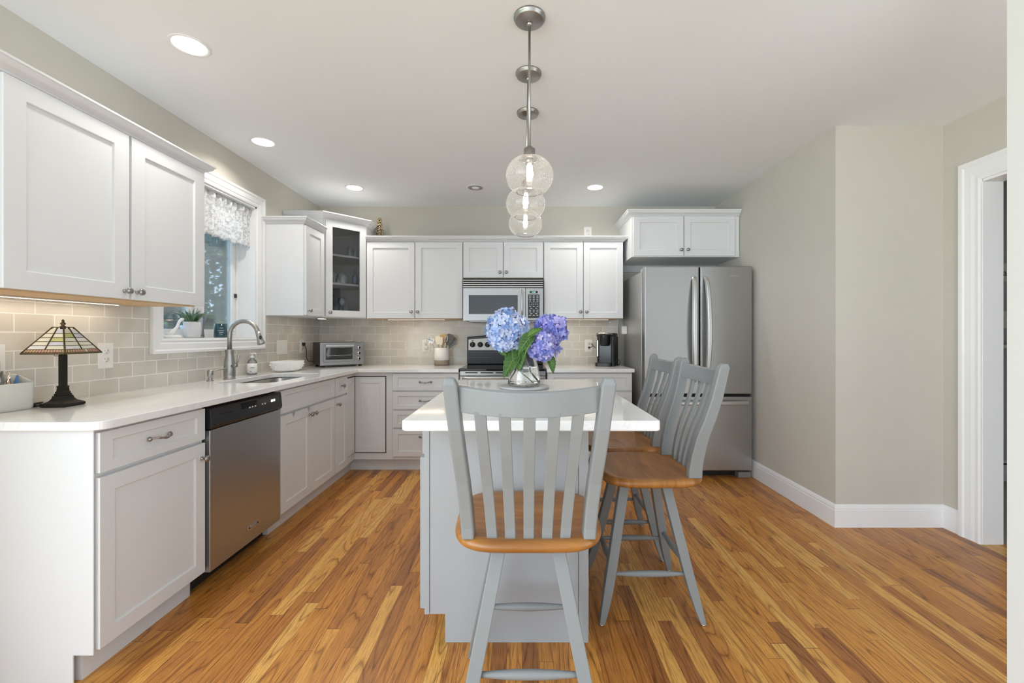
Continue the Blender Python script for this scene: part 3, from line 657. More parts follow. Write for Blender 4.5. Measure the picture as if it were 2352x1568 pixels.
gw('drinking_glass', 'glass', 'short wide glass at the front left of the bottom shelf', .130, -.05, z0_, tumbler(.033, .075))
gw('drinking_glass', 'glass', 'bright tumbler at the front middle of the bottom shelf', .222, -.05, z0_, tumbler(.030, .095))
gw('glass_bowl', 'bowl', 'low rounded glass bowl at the right of the bottom shelf', .305, -.06, z0_, dome_p(.042, .07))

# back run of wall cabinets
FB = frame((0, 4.17, 0), (1, 0, 0), (0, -1, 0))
def upper(x0, x1, z0, z1, label, split, ku, parts=2):
    c = thing('wall_cabinet', label, 'cabinet', ((x0+x1)/2, 4.33, z0))
    m = MB(); m.box(x0, 4.17, z0, x1, YB-.001, z1+.012); m.build('carcass', M_white, c)
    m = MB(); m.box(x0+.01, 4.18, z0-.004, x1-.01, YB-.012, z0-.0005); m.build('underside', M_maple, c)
    d1 = shaker(c, 'door', FB, x0+.004, split-.004, z0, z1); knob(d1, FB, split-.030, z0+ku)
    d2 = shaker(c, 'door', FB, split+.004, x1-.004, z0, z1); knob(d2, FB, split+.030, z0+ku)
    return c
upper(-1.476, -.562, 1.372, 2.095, 'white double-door wall cabinet between the corner cabinet and the microwave', -1.016, .06)
upper(-.560, .204, 1.757, 2.095, 'short white double-door cabinet directly above the microwave', -.178, .05)
upper(.206, .962, 1.372, 2.095, 'white double-door wall cabinet between the microwave and the refrigerator', .582, .06)
cm = thing('crown_molding', 'long white crown molding along the top of the back cabinets', 'molding', (-.25, 4.14, 2.1))
crown(cm, [(-1.478, 4.17), (.962, 4.17), (.962, YB-.002)], 2.098, 'molding', .98)
# over the fridge
O = thing('wall_cabinet', 'white double-door cabinet above the refrigerator', 'cabinet', (1.49, 4.2, 1.93))
FO = frame((0, 3.99, 0), (1, 0, 0), (0, -1, 0))
m = MB(); m.box(1.0, 3.99, 1.925, 1.980, YB-.001, 2.315); m.build('carcass', M_white, O)
m = MB(); m.box(1.0, YB-.02, 1.86, 1.980, YB-.001, 1.9245); m.build('cleat', M_white, O)
d1 = shaker(O, 'door', FO, 1.013, 1.466, 1.931, 2.292); knob(d1, FO, 1.440, 1.985)
d2 = shaker(O, 'door', FO, 1.474, 1.932, 1.931, 2.292); knob(d2, FO, 1.500, 1.985)
crown(O, [(1.0, YB-.002), (1.0, 3.99), (1.980, 3.99)], 2.295, sc=1.0)

# ------------------------------------------------------------------ microwave
mw = thing('microwave', 'stainless over-the-range microwave with a black keypad', 'microwave', (-.175, 4.3, 1.345))
m = MB(); m.box(-.552, 4.12, 1.350, .200, YB-.001, 1.740); m.build('body', M_black, mw)
FM = frame((0, 4.10, 0), (1, 0, 0), (0, -1, 0))
for k in range(4):
    m = MB(); z = 1.660+k*.0205; m.box(-.552, z, -.03, .198, z+.0095, .008, FT(FM)); m.build('vent_slat', M_handle, mw, .002)
m = MB(); m.box(-.552, 1.655, -.03, .198, 1.740, -.008, FT(FM)); m.build('vent_grille', M_dark, mw)
m = MB(); a0, a1, b0, b1 = -.550, .030, 1.348, 1.652
for q in ((a0, b0, a0+.052, b1), (a1-.070, b0, a1, b1), (a0+.052, b0, a1-.070, b0+.062), (a0+.052, b1-.065, a1-.070, b1)): m.box(q[0], q[1], -.02, q[2], q[3], .012, FT(FM))
dm = m.build('door', M_steel, mw)
m = MB(); m.box(a0+.052, b0+.062, -.01, a1-.070, b1-.065, .004, FT(FM)); m.build('window', mat('oven_window_glass', (.05, .055, .06), .05, spec=.8), dm)
m = MB(); m.tube([FM(.0, 1.40, .012), FM(.0, 1.41, .035), FM(.0, 1.45, .042), FM(.0, 1.58, .042), FM(.0, 1.62, .035), FM(.0, 1.63, .012)], .009, 12); m.build('handle', M_handle, dm)
m = MB(); m.box(.034, 1.348, -.02, .198, 1.652, .010, FT(FM)); pn = m.build('control_panel', M_steel, mw, .002)
m = MB(); m.box(.056, 1.372, .0102, .164, 1.592, .0115, FT(FM)); kp = m.build('keypad', M_black, pn)
M_key = mat('keypad_print', (.45, .46, .48), .5)
m = MB()
rows = [(1.578, 3), (1.562, 3), (1.546, 3), (1.530, 3), (1.513, 5), (1.498, 5), (1.481, 3), (1.463, 2), (1.446, 3), (1.430, 3), (1.414, 2), (1.398, 3)]
for z, n in rows:
    for i in range(n):
        cx_ = .110 + (i-(n-1)/2)*(.034 if n == 3 else .0185 if n == 5 else .046); hw = .0095 if n != 5 else .0042
        m.box(cx_-hw, z-.004, .0115, cx_+hw, z+.004, .0122, FT(FM))
m.build('keys', M_key, pn)
m = MB(); m.box(.072, 1.604, .0102, .148, 1.626, .0115, FT(FM)); m.build('display', M_blackgl, pn)
text('12:05', FM, .108, 1.615, .0119, .018, mat('display_glow', (.1, .5, .45), .5, emis=(.5, .95, .85), es=.8), pn)
m = MB(); m.box(-.50, 4.13, 1.335, .15, 4.46, 1.350); m.build('underside_filter', M_steel, mw, .004)

# ------------------------------------------------------------------ range
rg = thing('range', 'black and stainless electric range set into the back counter', 'range', (-.17, 4.15, 0))
RX0, RX1 = -.551, .211
m = MB(); m.box(RX0, 3.88, .03, RX1, 4.45, .895); m.build('body', M_black, rg)
m = MB(); m.box(RX0-.001, 3.832, .897, RX1+.001, 4.40, .920); ct = m.build('cooktop', M_blackgl, rg, .006, 3)
M_burn = mat('burner_print', (.07, .07, .07), .25)
for bx, by, br in ((-.36, 3.99, .10), (.03, 3.99, .085), (-.36, 4.22, .075), (.03, 4.22, .10)):
    m = MB(); m.lathe([(br-.003, 0), (br-.003, .0006), (br, .0006), (br, 0)], T=lambda p, bx=bx, by=by: p+Vector((bx, by, .9202)), seg=32, caps=False); m.build('burner_ring', M_burn, ct)
FR = frame((0, 3.86, 0), (1, 0, 0), (0, -1, 0))
m = MB(); m.box(RX0+.004, .855, -.02, RX1-.004, .896, .006, FT(FR)); vp = m.build('vent_panel', M_steel, rg, .002)
m = MB()
for k in range(5): m.box(-.50+k*.135, .876, .0062, -.39+k*.135, .886, .0072, FT(FR))
m.build('vent_slots', M_dark, vp)
m = MB(); m.box(RX0+.004, .25, -.02, RX1-.004, .852, .012, FT(FR)); od = m.build('oven_door', M_steel, rg, .004)
m = MB(); m.box(-.42, .40, .0125, .08, .70, .014, FT(FR)); m.build('oven_window', M_blackgl, od)
m = MB(); m.tube([FR(RX0+.03, .835, .012), FR(RX0+.035, .838, .045), FR(RX0+.08, .840, .055), FR(RX1-.08, .840, .055), FR(RX1-.035, .838, .045), FR(RX1-.03, .835, .012)], .012, 12); m.build('handle', M_handle, od)
m = MB(); m.box(RX0+.004, .05, -.02, RX1-.004, .243, .010, FT(FR)); m.build('storage_drawer', M_steel, rg, .004)
# backguard with arched top
gpts = [(RX0, .92), (RX1, .92)]; n_ = 16
top = [(RX1-(RX1-RX0)*i/n_, 1.195+.022*math.sin(PI*i/n_)) for i in range(n_+1)]
m = MB(); m.prism(gpts+top, 4.385, 4.47, T=lambda p: Vector((p.x, p.z, p.y))); bgd = m.build('backguard', M_black, rg, .008, 3)
Fg = frame((0, 4.385, 0), (1, 0, 0), (0, -1, 0))
toppl = [(RX1-.015-(RX1-RX0-.03)*i/n_, 1.168+.020*math.sin(PI*i/n_)) for i in range(n_+1)]
m = MB(); m.prism([(RX0+.015, 1.062), (RX1-.015, 1.062)]+toppl, .0005, .004, T=lambda p: Fg(p.x, p.y, p.z)); fa = m.build('control_fascia', mat('satin_fascia', (.56, .55, .52), .35, .2), rg)
for x in (-.495, -.418, -.345, .06, .14):
    m = MB(); o_ = Fg(x, 1.118, .004)
    m.lathe([(0, 0), (.027, 0), (.027, .008), (.023, .012), (.021, .024), (0, .026)], T=lambda p, o_=o_: o_+Vector((p.x, -p.z, p.y)), seg=20); m.box(x-.004, 1.098, .028, x+.004, 1.138, .036, FT(Fg)); m.build('knob', M_black, rg)
m = MB(); m.box(-.505, 1.150, .0041, -.485, 1.160, .005, FT(Fg)); m.box(-.25, 1.10, .0041, -.03, 1.15, .006, FT(Fg)); m.build('clock_display', M_blackgl, fa)
for z in (1.035, .985): 
    m = MB(); m.box(RX0+.01, z, .0, RX1-.01, z+.006, .003, FT(Fg)); m.build('guard_rib', M_blackgl, bgd)

# ------------------------------------------------------------------ refrigerator
fr = thing('refrigerator', 'grey stainless French-door refrigerator with a bottom freezer', 'refrigerator', (1.49, 4.1, 0))
m = MB(); m.box(1.035, 3.80, .06, 1.955, 4.44, 1.762); m.build('cabinet_body', M_fridge_side, fr, .004)
m = MB(); m.box(1.045, 3.79, .0, 1.945, 4.40, .06); m.build('base_grille', M_black, fr)
m = MB(); m.box(1.84, 3.715, .0, 1.945, 3.79, .05); m.build('foot', mat('grey_plastic', (.22, .22, .22), .5), fr, .006)
FF = frame((0, 3.79, 0), (1, 0, 0), (0, -1, 0))
def fdoor(name, x0, x1, z0, z1):
    m = MB(); m.box(x0, z0, 0.004, x1, z1, .085, FT(FF)); return m.build(name, M_fridge, fr, .009, 4)
dL = fdoor('door', 1.038, 1.499, .712, 1.797); dR = fdoor('door', 1.511, 1.952, .712, 1.797); dF = fdoor('freezer_drawer', 1.038, 1.952, .062, .692)
m = MB(); m.box(1.045, .692, .0, 1.945, .712, .05, FT(FF)); m.build('seal', M_dark, fr)
m = MB(); m.box(1.499, .712, .0, 1.511, 1.79, .05, FT(FF)); m.build('seal', M_dark, fr)
def vhandle(par, x, bow):
    m = MB(); secs = []; n_ = 24
    for i in range(n_+1):
        t_ = i/n_; z = .815+t_*.890; off = .085+.012+.050*math.sin(PI*t_)**.55; hw = .017+.004*math.sin(PI*t_); th = .012
        xx = x+bow*(math.sin(PI*t_)-.5)*.012
        secs.append([FF(xx-hw, z, off-th), FF(xx+hw, z, off-th), FF(xx+hw, z, off+th*.3), FF(xx+hw*.6, z, off+th), FF(xx-hw*.6, z, off+th), FF(xx-hw, z, off+th*.3)])
    m.loft(secs); m.box(x-.014, .815, .085, x+.014, .835, .11, FT(FF)); m.box(x-.014, 1.685, .085, x+.014, 1.705, .11, FT(FF))
    m.build('handle', M_handle, par, .003)
vhandle(dL, 1.448, -1); vhandle(dR, 1.560, 1)
m = MB(); secs = []
for i in range(25):
    t_ = i/24; x = 1.09+t_*.82; off = .085+.012+.040*math.sin(PI*t_)**.55; hw = .017
    secs.append([FF(x, .642-hw, off-.01), FF(x, .642-hw, off+.004), FF(x, .642-hw*.5, off+.01), FF(x, .642+hw*.5, off+.01), FF(x, .642+hw, off+.004), FF(x, .642+hw, off-.01)])
m.loft(secs); m.box(1.09, .63, .085, 1.11, .654, .11, FT(FF)); m.box(1.89, .63, .085, 1.91, .654, .11, FT(FF)); m.build('handle', M_handle, dF, .003)
m = MB(); m.box(1.045, 3.76, 1.762, 1.10, 3.86, 1.792); m.build('hinge_cover', mat('hinge_grey', (.5, .5, .5), .4), fr, .006)
m = MB(); m.box(1.89, 3.76, 1.762, 1.945, 3.86, 1.792); m.build('hinge_cover', MATS['hinge_grey'], fr, .006)
text('Whirlpool', FF, 1.80, 1.713, .0856, .021, M_handle, dR, 'logo')
# white tag on fridge side
tg = thing('hanging_sensor', 'small white plastic box hanging on a cord beside the refrigerator', 'sensor', (1.00, 4.30, 1.22))
m = MB(); m.box(.985, 4.30, 1.222, 1.034, 4.34, 1.302); m.build('case', M_plate, tg, .006, 3)
m = MB(); m.tube([(1.008, 4.318, 1.30), (.995, 4.31, 1.33), (.985, 4.30, 1.368), (.985, 4.30, 1.38)], .0022, 6); m.build('cord', mat('grey_cord', (.3, .3, .3), .5), tg)

# ------------------------------------------------------------------ island
IX0, IX1, IY0, IY1 = -.417, .480, 1.503, 2.93
isl = thing('kitchen_island', 'grey painted kitchen island standing in the middle of the floor', 'island', (-.06, 2.3, 0))
BX0, BX1, BY0, BY1 = -.384, .258, 1.724, 2.89
m = MB(); m.box(BX0, BY0+.006, .112, BX1, BY1, .879); m.build('carcass', M_grey, isl)
m = MB(); m.box(-.303, BY0+.006, 0, BX1, BY1, .112); m.build('toe_kick', M_grey, isl)
m = MB(); m.prism([(BX0+.021, .112), (-.303, .112), (-.303, 0), (.222, 0), (.222, .879), (BX0+.021, .879)], BY0, BY0+.0055, T=lambda p: Vector((p.x, p.z, p.y))); m.build('end_panel', M_grey, isl, .0015)
m = MB(); m.box(BX0, BY0-.002, .112, BX0+.0195, BY0+.0055, .879); m.build('corner_post', M_grey, isl, .0015)
m = MB(); m.box(.2235, BY0-.002, 0, BX1+.004, BY0+.0055, .879); m.build('corner_post', M_grey, isl, .0015)
FI = frame((BX0, 0, 0), (0, -1, 0), (-1, 0, 0))
for y0, y1 in ((1.735, 2.30), (2.31, 2.88)):
    dr = shaker(isl, 'drawer', FI, -y1, -y0, .740, .872, M_grey, sv=.034, t=.010, rec=.004); pull(dr, FI, -(y0+y1)/2, .806, .011)
    ym = (y0+y1)/2
    d1 = shaker(isl, 'door', FI, -(ym-.002), -y0, .128, .727, M_grey, su=.05); knob(d1, FI, -(ym-.03), .66)
    d2 = shaker(isl, 'door', FI, -y1, -(ym+.002), .128, .727, M_grey, su=.05); knob(d2, FI, -(ym+.03), .66)
slab('island_countertop', rrect(IX0, IY0, IX1, IY1, .022), None, .880, .9165, 'white quartz countertop on the grey island', .006)

# ------------------------------------------------------------------ stools
def make_stool(label, loc, rz, seat_off):
    root = thing('counter_stool', label, 'stool', (0, 0, 0), 0, 'grey counter stools around the island')
    hw_top, hw_bot = .088, .205
    for sx in (-1, 1):
        for sy in (-1, 1):
            secs = []
            for z, t_, ww, ins in ((.572, 0, .0205, 0), (.40, .30, .0205, 0), (.24, .58, .0205, 0), (.14, .755, .0195, .001), (.07, .875, .0165, .004), (.03, .945, .0135, .0065), (.006, .99, .011, .008)):
                c = hw_top+(hw_bot-hw_top)*t_+ins; cx_, cy_ = sx*c, sy*c
                secs.append([Vector((cx_-ww, cy_-ww, z)), Vector((cx_+ww, cy_-ww, z)), Vector((cx_+ww, cy_+ww, z)), Vector((cx_-ww, cy_+ww, z))])
            m = MB(); m.loft(secs); lg = m.build('leg', M_stool, root, .0025, 2)
            c = hw_bot+.008; m = MB(); m.lathe([(0, 0), (.009, 0), (.010, .003), (.009, .007), (0, .007)], T=lambda p, c=c: p+Vector((sx*c, sy*c, 0)), seg=12); m.build('glide', M_nickel, lg)
    def spin(a, b):
        a, b = Vector(a), Vector(b); pts = [a.lerp(b, i/12) for i in range(13)]; rad = [.0075+.0065*math.sin(PI*i/12)**1.2 for i in range(13)]
        m = MB(); m.tube(pts, rad, 12); m.build('stretcher', M_stool, root)
    def lx(z): return hw_top+(hw_bot-hw_top)*((.572-z)/.572)
    for sy in (-1, 1): c = lx(.225); spin((-c+.01, sy*c, .225), (c-.01, sy*c, .225))
    for sx in (-1, 1): c = lx(.190); spin((sx*c, -c+.01, .190), (sx*c, c-.01, .190))
    m = MB(); m.box(-.112, -.112, .556, .112, .112, .566); m.box(-.085, -.085, .566, .085, .085, .572); m.build('swivel_plate', M_black, root)
    # seat: local y+ is the front
    W_, Dp = .238, .222; so = Vector((0, seat_off, 0)); N_ = 56
    def outl(k, s_):
        a = 2*PI*k/N_; ca, sa = math.cos(a), math.sin(a); e = .44
        x = W_*(abs(ca)**e)*(1 if ca >= 0 else -1); y = Dp*(abs(sa)**(e+.16))*(1 if sa >= 0 else -1)
        if y < 0: x *= 1-.03*(-y/Dp)
        r_ = math.hypot(x, y); f_ = (r_-s_)/r_; return x*f_, y*f_
    def dish(x, y):
        q = (x/W_)**2+((y+.02)/Dp)**2
        return -.010*max(0, 1-q)**1.0 + .003*math.exp(-(x/.03)**2)*(1 if y > 0 else 0)*max(0, 1-q)
    secs = []
    for ins, z in ((.218, .573), (.030, .573), (.014, .575), (.005, .581), (.0, .590), (.002, .600), (.010, .6075), (.022, .610), (.06, None), (.10, None), (.15, None), (.19, None), (.217, None)):
        ring_ = []
        for k in range(N_):
            if ins < .1: x, y = outl(k, ins)
            else: x0_, y0_ = outl(k, 0); f_ = 1-ins/.222; x, y = x0_*f_, y0_*f_
            ring_.append(Vector((x, y, z if z else .610+dish(x, y)))+so)
        secs.append(ring_)
    m = MB(); m.loft(secs, smooth=True); m.build('seat', M_seat, root)
    # back posts
    prof = [(0, .606), (.0, .64), (.008, .70), (.026, .78), (.056, .863), (.080, .947), (.096, 1.03), (.105, 1.075), (.1075, 1.089), (.108, 1.094)]
    def yb(z):
        for (a, za), (b_, zb) in zip(prof, prof[1:]):
            if z <= zb: return a+(b_-a)*max(0, (z-za))/(zb-za)
        return prof[-1][0]
    y0 = -Dp+.055+seat_off
    for sx in (-1, 1):
        secs = []
        for i, (off, z) in enumerate(prof):
            t_ = (z-.606)/(1.094-.606); cx_ = sx*(.180+.040*t_**1.1); hx = .0185+.0015*t_; hy = .029-.008*t_
            if z > 1.08: k_ = (z-1.08)/.014; hx *= 1-.45*k_; hy *= 1-.45*k_
            cy_ = y0-off
            secs.append([Vector((cx_-hx, cy_-hy, z)), Vector((cx_+hx, cy_-hy, z)), Vector((cx_+hx, cy_+hy, z)), Vector((cx_-hx, cy_+hy, z))])
        m = MB(); m.loft(secs); m.build('back_post', M_stool, root, .007, 3)
    BOW = .050
    m = MB(); secs = []
    for i in range(21):
        x = -.207+.414*i/20; q = 1-(x/.207)**2; zt = 1.072-.014*q; zb = .998-.010*q; cy_ = y0-yb(1.03)+.004-BOW*q; ln = -.006
        secs.append([Vector((x, cy_-.011-ln, zb)), Vector((x, cy_+.011-ln, zb)), Vector((x, cy_+.010, zt-.004)), Vector((x, cy_+.005, zt)), Vector((x, cy_-.005, zt)), Vector((x, cy_-.011, zt-.004))])
    m.loft(secs); m.build('top_rail', M_stool, root, .002, 2)
    for k in (-2, -1, 0, 1, 2):
        secs = []
        for i in range(13):
            t_ = i/12; z = .606+t_*(1.0-.606); x = k*(.0545+.013*t_); q = 1-(x/.207)**2; b_ = BOW*(.25+.75*t_)*q
            cy_ = y0-yb(z)*.97-b_-.004; hx = .0155+.001*t_; hy = .006
            secs.append([Vector((x-hx, cy_-hy, z)), Vector((x+hx, cy_-hy, z)), Vector((x+hx, cy_+hy, z)), Vector((x-hx, cy_+hy, z))])
        m = MB(); m.loft(secs); m.build('slat', M_stool, root, .002, 2)
    root.location = loc; root.rotation_euler = (0, 0, rz)
    return root
make_stool('light grey slat-back stool in the foreground at the near end of the island', (.020, 1.43, 0), 0, .055)
st2 = make_stool('nearer of the two grey stools along the right side of the island', (.545, 2.04, 0), PI/2, -.02)
st3 = copy_tree(st2); st3.location = (.545, 2.56, 0); st3['label'] = 'farther of the two grey stools along the right side of the island'

# ------------------------------------------------------------------ vase and flowers
VX, VY = .012, 2.44; TZ = .9165
tr = MB(); tr.lathe([(0, 0), (.13, 0), (.139, .004), (.139, .010), (.136, .013), (0, .013)], T=lambda p: p+Vector((VX, VY, TZ)), seg=48)
setp(tr.build('tray', M_slab), 'round grey marble tray on the island under the vase', 'tray')
vz = TZ+.0135
vase = thing('vase', 'clear conical glass vase half full of water on the island', 'vase', (VX, VY, vz))
outer = [(0, 0), (.084, 0), (.091, .006), (.092, .018), (.088, .05), (.080, .10), (.066, .15), (.050, .19), (.040, .212), (.038, .222), (.040, .228)]
inner = [(.037, .228), (.0352, .222), (.037, .211), (.047, .189), (.063, .149), (.077, .099), (.085, .05), (.088, .020), (.085, .012), (0, .011)]
m = MB(); m.lathe(outer+inner, T=lambda p: p+Vector((VX, VY, vz)), seg=48, caps=False); m.build('glass_body', M_gl, vase)
M_water = mat('water', (1, 1, 1), 0, trans=1, ior=1.33)
m = MB(); m.lathe([(0, .0112), (.0848, .0122), (.0876, .020), (.0846, .05), (.0765, .098), (.0755, .104), (0, .104)], T=lambda p: p+Vector((VX, VY, vz)), seg=48, caps=False); m.build('water', M_water, vase)
M_stem = mat('green_stem', (.16, .26, .07), .5, var=.2)
def leaf_mat():
    m, nt, b = nt_of('hydrangea_leaf'); N, L = nt.nodes.new, nt.links.new
    tc = N('ShaderNodeTexCoord'); nz = N('ShaderNodeTexNoise'); nz.inputs['Scale'].default_value = 12; L(tc.outputs['Object'], nz.inputs['Vector'])
    r = ramp(nt, [(.3, (.035, .11, .02)), (.7, (.09, .22, .03))]); L(nz.outputs[0], r.inputs[0]); L(r.outputs[0], b.inputs['Base Color']); b.inputs['Roughness'].default_value = .45
    t = N('ShaderNodeBsdfTranslucent'); t.inputs[0].default_value = (.16, .38, .04, 1); ms = N('ShaderNodeMixShader'); ms.inputs[0].default_value = .3
    L(b.outputs[0], ms.inputs[1]); L(t.outputs[0], ms.inputs[2]); L(ms.outputs[0], nt.nodes['Material Output'].inputs[0]); return m
M_leaf = leaf_mat(); M_vein = mat('leaf_vein', (.30, .42, .10), .5)
def leaf(parent, base, tip, nrm, width, bend=.02):
    base, tip, nrm = Vector(base), Vector(tip), Vector(nrm).normalized(); ax = (tip-base); Ln = ax.length; ax.normalize(); sd_ = ax.cross(nrm).normalized(); nrm = sd_.cross(ax)
    m = MB(); rows = []; n_ = 14; k_ = 8
    for i in range(n_+1):
        t_ = i/n_; wv = width*.5*(math.sin(PI*t_**.75)**.8)*(1-.25*t_)+.0004
        if 0 < i < n_: wv *= 1+.05*(-1)**i
        row = []
        for j in range(k_+1):
            s_ = -1+2*j/k_; fold = abs(s_)*wv*.35; rip = .0018*math.sin(i*PI*.95+abs(s_)*3)*abs(s_)
            row.append(base+ax*Ln*t_+sd_*wv*s_+nrm*(fold+rip-bend*(t_**2)*1.2+bend*.6*t_))
        rows.append(row)
    m.loft(rows, closed=False, smooth=True); lo = m.build('leaf', M_leaf, parent)
    so_ = lo.modifiers.new('solid', 'SOLIDIFY'); so_.thickness = .0006
    m = MB(); m.tube([base+ax*Ln*i/8+nrm*(-bend*((i/8)**2)*1.2+bend*.6*i/8+.0008) for i in range(9)], [.0016-.00015*i for i in range(9)], 6)
    for i in range(2, 12, 2):
        t_ = i/n_; wv = width*.5*(math.sin(PI*t_**.75)**.8)*(1-.25*t_)
        for s_ in (-1, 1):
            p0 = base+ax*Ln*t_+nrm*(-bend*(t_**2)*1.2+bend*.6*t_+.0006); t2 = min(1, t_+.13); p1 = base+ax*Ln*t2+sd_*wv*.8*s_+nrm*(wv*.28-bend*(t2**2)*1.2+bend*.6*t2+.0006)
            m.tube([p0, p0.lerp(p1, .5), p1], [.0007, .0006, .0003], 4)
    m.build('vein', M_vein, lo)
def hydrangea(label, c, rad, stops, stem, seed, n=210):
    h = thing('hydrangea', label, 'flower', (c[0], c[1], c[2]), group='hydrangeas in the vase')
    rnd = random.Random(seed); c = Vector(c); fm = island_mat('hydrangea_petals', stops, .65, trl=.3)
    m = MB(); ga = PI*(3-5**.5)
    for i in range(n):
        zz = 1-2*(i+.5)/n; q = math.sqrt(1-zz*zz); a = i*ga+rnd.uniform(-.1, .1)
        nv = Vector((q*math.cos(a), q*math.sin(a), zz)); lump = 1+.09*math.sin(4*a+seed)*q+.06*math.sin(7*zz+seed*2)+rnd.uniform(-.07, .06)
        p = c+Vector((nv.x*rad[0], nv.y*rad[1], nv.z*rad[2]))*lump
        nv = (nv+Vector((rnd.gauss(0, .36), rnd.gauss(0, .36), rnd.gauss(0, .36)))).normalized()
        u = nv.orthogonal().normalized(); u = Matrix.Rotation(rnd.random()*6.28, 3, nv) @ u; v = nv.cross(u); s_ = rnd.uniform(.015, .021)
        vv = [p-nv*.004]; fs = []
        for k in range(4):
            d1 = (u, v, -u, -v)[k]; d2 = (v, -u, -v, u)[k]; lift = rnd.uniform(-.003, .006)
            b0 = len(vv)
            vv += [p+d1*s_*.45-d2*s_*.42+nv*.001, p+d1*s_*.95-d2*s_*.40+nv*(.002+lift), p+d1*s_*1.22+nv*(lift), p+d1*s_*.95+d2*s_*.40+nv*(.002+lift*.5), p+d1*s_*.45+d2*s_*.42+nv*.001]
            fs += [(0, b0, b0+1, b0+2), (0, b0+2, b0+3, b0+4)]
        m.add(vv, fs, True)
    m.build('bloom', fm, h)
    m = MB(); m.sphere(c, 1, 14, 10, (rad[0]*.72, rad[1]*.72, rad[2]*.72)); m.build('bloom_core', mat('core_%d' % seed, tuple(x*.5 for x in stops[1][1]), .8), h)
    m = MB(); m.tube(stem, [.0036]*len(stem), 8); m.build('stem', M_stem, h)
    return h
bz = vz+.02
B1 = [(0, (.24, .40, .74)), (.2, (.42, .56, .85)), (.5, (.62, .70, .91)), (1, (.84, .84, .94))]
B2 = [(0, (.16, .20, .62)), (.3, (.30, .34, .78)), (.7, (.46, .44, .84)), (1, (.66, .60, .90))]
B3 = [(0, (.20, .24, .66)), (.35, (.38, .40, .82)), (.7, (.54, .48, .84)), (1, (.76, .72, .93))]
h1 = hydrangea('large pale blue hydrangea head, left in the glass vase', (-.083, 2.40, 1.236), (.106, .100, .112), B1, [(-.06, 2.41, 1.16), (-.01, 2.435, 1.12), (.0, 2.44, 1.10), (-.03, 2.44, 1.0), (-.062, 2.43, bz)], 3, 330)
h2 = hydrangea('violet-blue hydrangea head, upper right in the vase', (.160, 2.46, 1.242), (.092, .085, .080), B2, [(.12, 2.46, 1.18), (.04, 2.45, 1.13), (.02, 2.44, 1.10), (.04, 2.45, 1.0), (.065, 2.47, bz)], 5, 230)
h3 = hydrangea('lilac-blue hydrangea head, lower right in the vase', (.112, 2.38, 1.155), (.078, .075, .078), B3, [(.09, 2.39, 1.14), (.04, 2.42, 1.135), (.02, 2.44, 1.11), (.0, 2.43, 1.0), (.055, 2.40, bz)], 8, 200)
m = MB(); m.tube([(.01, 2.44, 1.15), (.005, 2.445, 1.08), (-.035, 2.47, 1.0), (-.066, 2.46, bz)], .0032, 8); m.build('stem', M_stem, h2)
leaf(h1, (-.015, 2.385, 1.135), (-.102, 2.34, .985), (-.35, -.9, .25), .098)
leaf(h1, (-.020, 2.375, 1.150), (-.015, 2.335, 1.02), (.1, -1, .1), .085)
leaf(h2, (.058, 2.325, 1.222), (-.022, 2.315, 1.118), (-.1, -.9, .4), .078)
leaf(h2, (.030, 2.31, 1.205), (.105, 2.285, 1.252), (-.3, -.75, .5), .050)
leaf(h3, (.046, 2.30, 1.165), (.004, 2.30, 1.095), (-.8, -.5, .1), .022)
leaf(h3, (.150, 2.40, 1.105), (.172, 2.37, 1.005), (.2, -1, .2), .052)
leaf(h1, (-.120, 2.38, 1.13), (-.085, 2.36, 1.10), (0, -1, 0), .03)

# ------------------------------------------------------------------ pendants and ceiling lights
M_glow = mat('filament_glow', (1, .9, .75), .4, emis=(1, .9, .74), es=30)
def seeded():
    m, nt, b = nt_of('seeded_glass'); N, L = nt.nodes.new, nt.links.new
    b.inputs['Transmission Weight'].default_value = 1; b.inputs['Roughness'].default_value = .01; b.inputs['IOR'].default_value = 1.3; b.inputs['Base Color'].default_value = (1, 1, 1, 1)
    tc = N('ShaderNodeTexCoord'); vo = N('ShaderNodeTexVoronoi'); vo.inputs['Scale'].default_value = 150; L(tc.outputs['Object'], vo.inputs['Vector'])
    nz = N('ShaderNodeTexNoise'); nz.inputs['Scale'].default_value = 14; L(tc.outputs['Object'], nz.inputs['Vector'])
    lt = N('ShaderNodeMath'); lt.operation = 'LESS_THAN'; lt.inputs[1].default_value = .22; L(vo.outputs['Distance'], lt.inputs[0])
    mu = N('ShaderNodeMath'); mu.operation = 'MULTIPLY'; L(lt.outputs[0], mu.inputs[0]); L(nz.outputs[0], mu.inputs[1])
    ad = N('ShaderNodeMath'); ad.operation = 'ADD'; ad.inputs[1].default_value = .07; L(mu.outputs[0], ad.inputs[0])
    tr = N('ShaderNodeBsdfTranslucent'); tr.inputs[0].default_value = (.95, .95, .95, 1)
    mx = N('ShaderNodeMixShader'); L(ad.outputs[0], mx.inputs[0]); L(b.outputs[0], mx.inputs[1]); L(tr.outputs[0], mx.inputs[2]); L(mx.outputs[0], nt.nodes['Material Output'].inputs[0])
    return m
M_seed = seeded()
pend = thing('pendant_light', 'nearest seeded-glass globe pendant hanging over the island', 'pendant light', (0, 0, 0), group='pendants over the island')
m = MB(); m.lathe([(0, 0), (.0655, 0), (.0655, -.008), (.061, -.010), (.061, -.017), (.055, -.020), (0, -.026)], seg=48); m.build('canopy', M_brnickel, pend)
m = MB(); m.tube([(0, 0, -.02), (0, 0, -.545)], .0052, 14); m.lathe([(0, -.024), (.012, -.024), (.012, -.034), (.006, -.040), (0, -.040)], seg=20); m.build('rod', M_brnickel, pend)
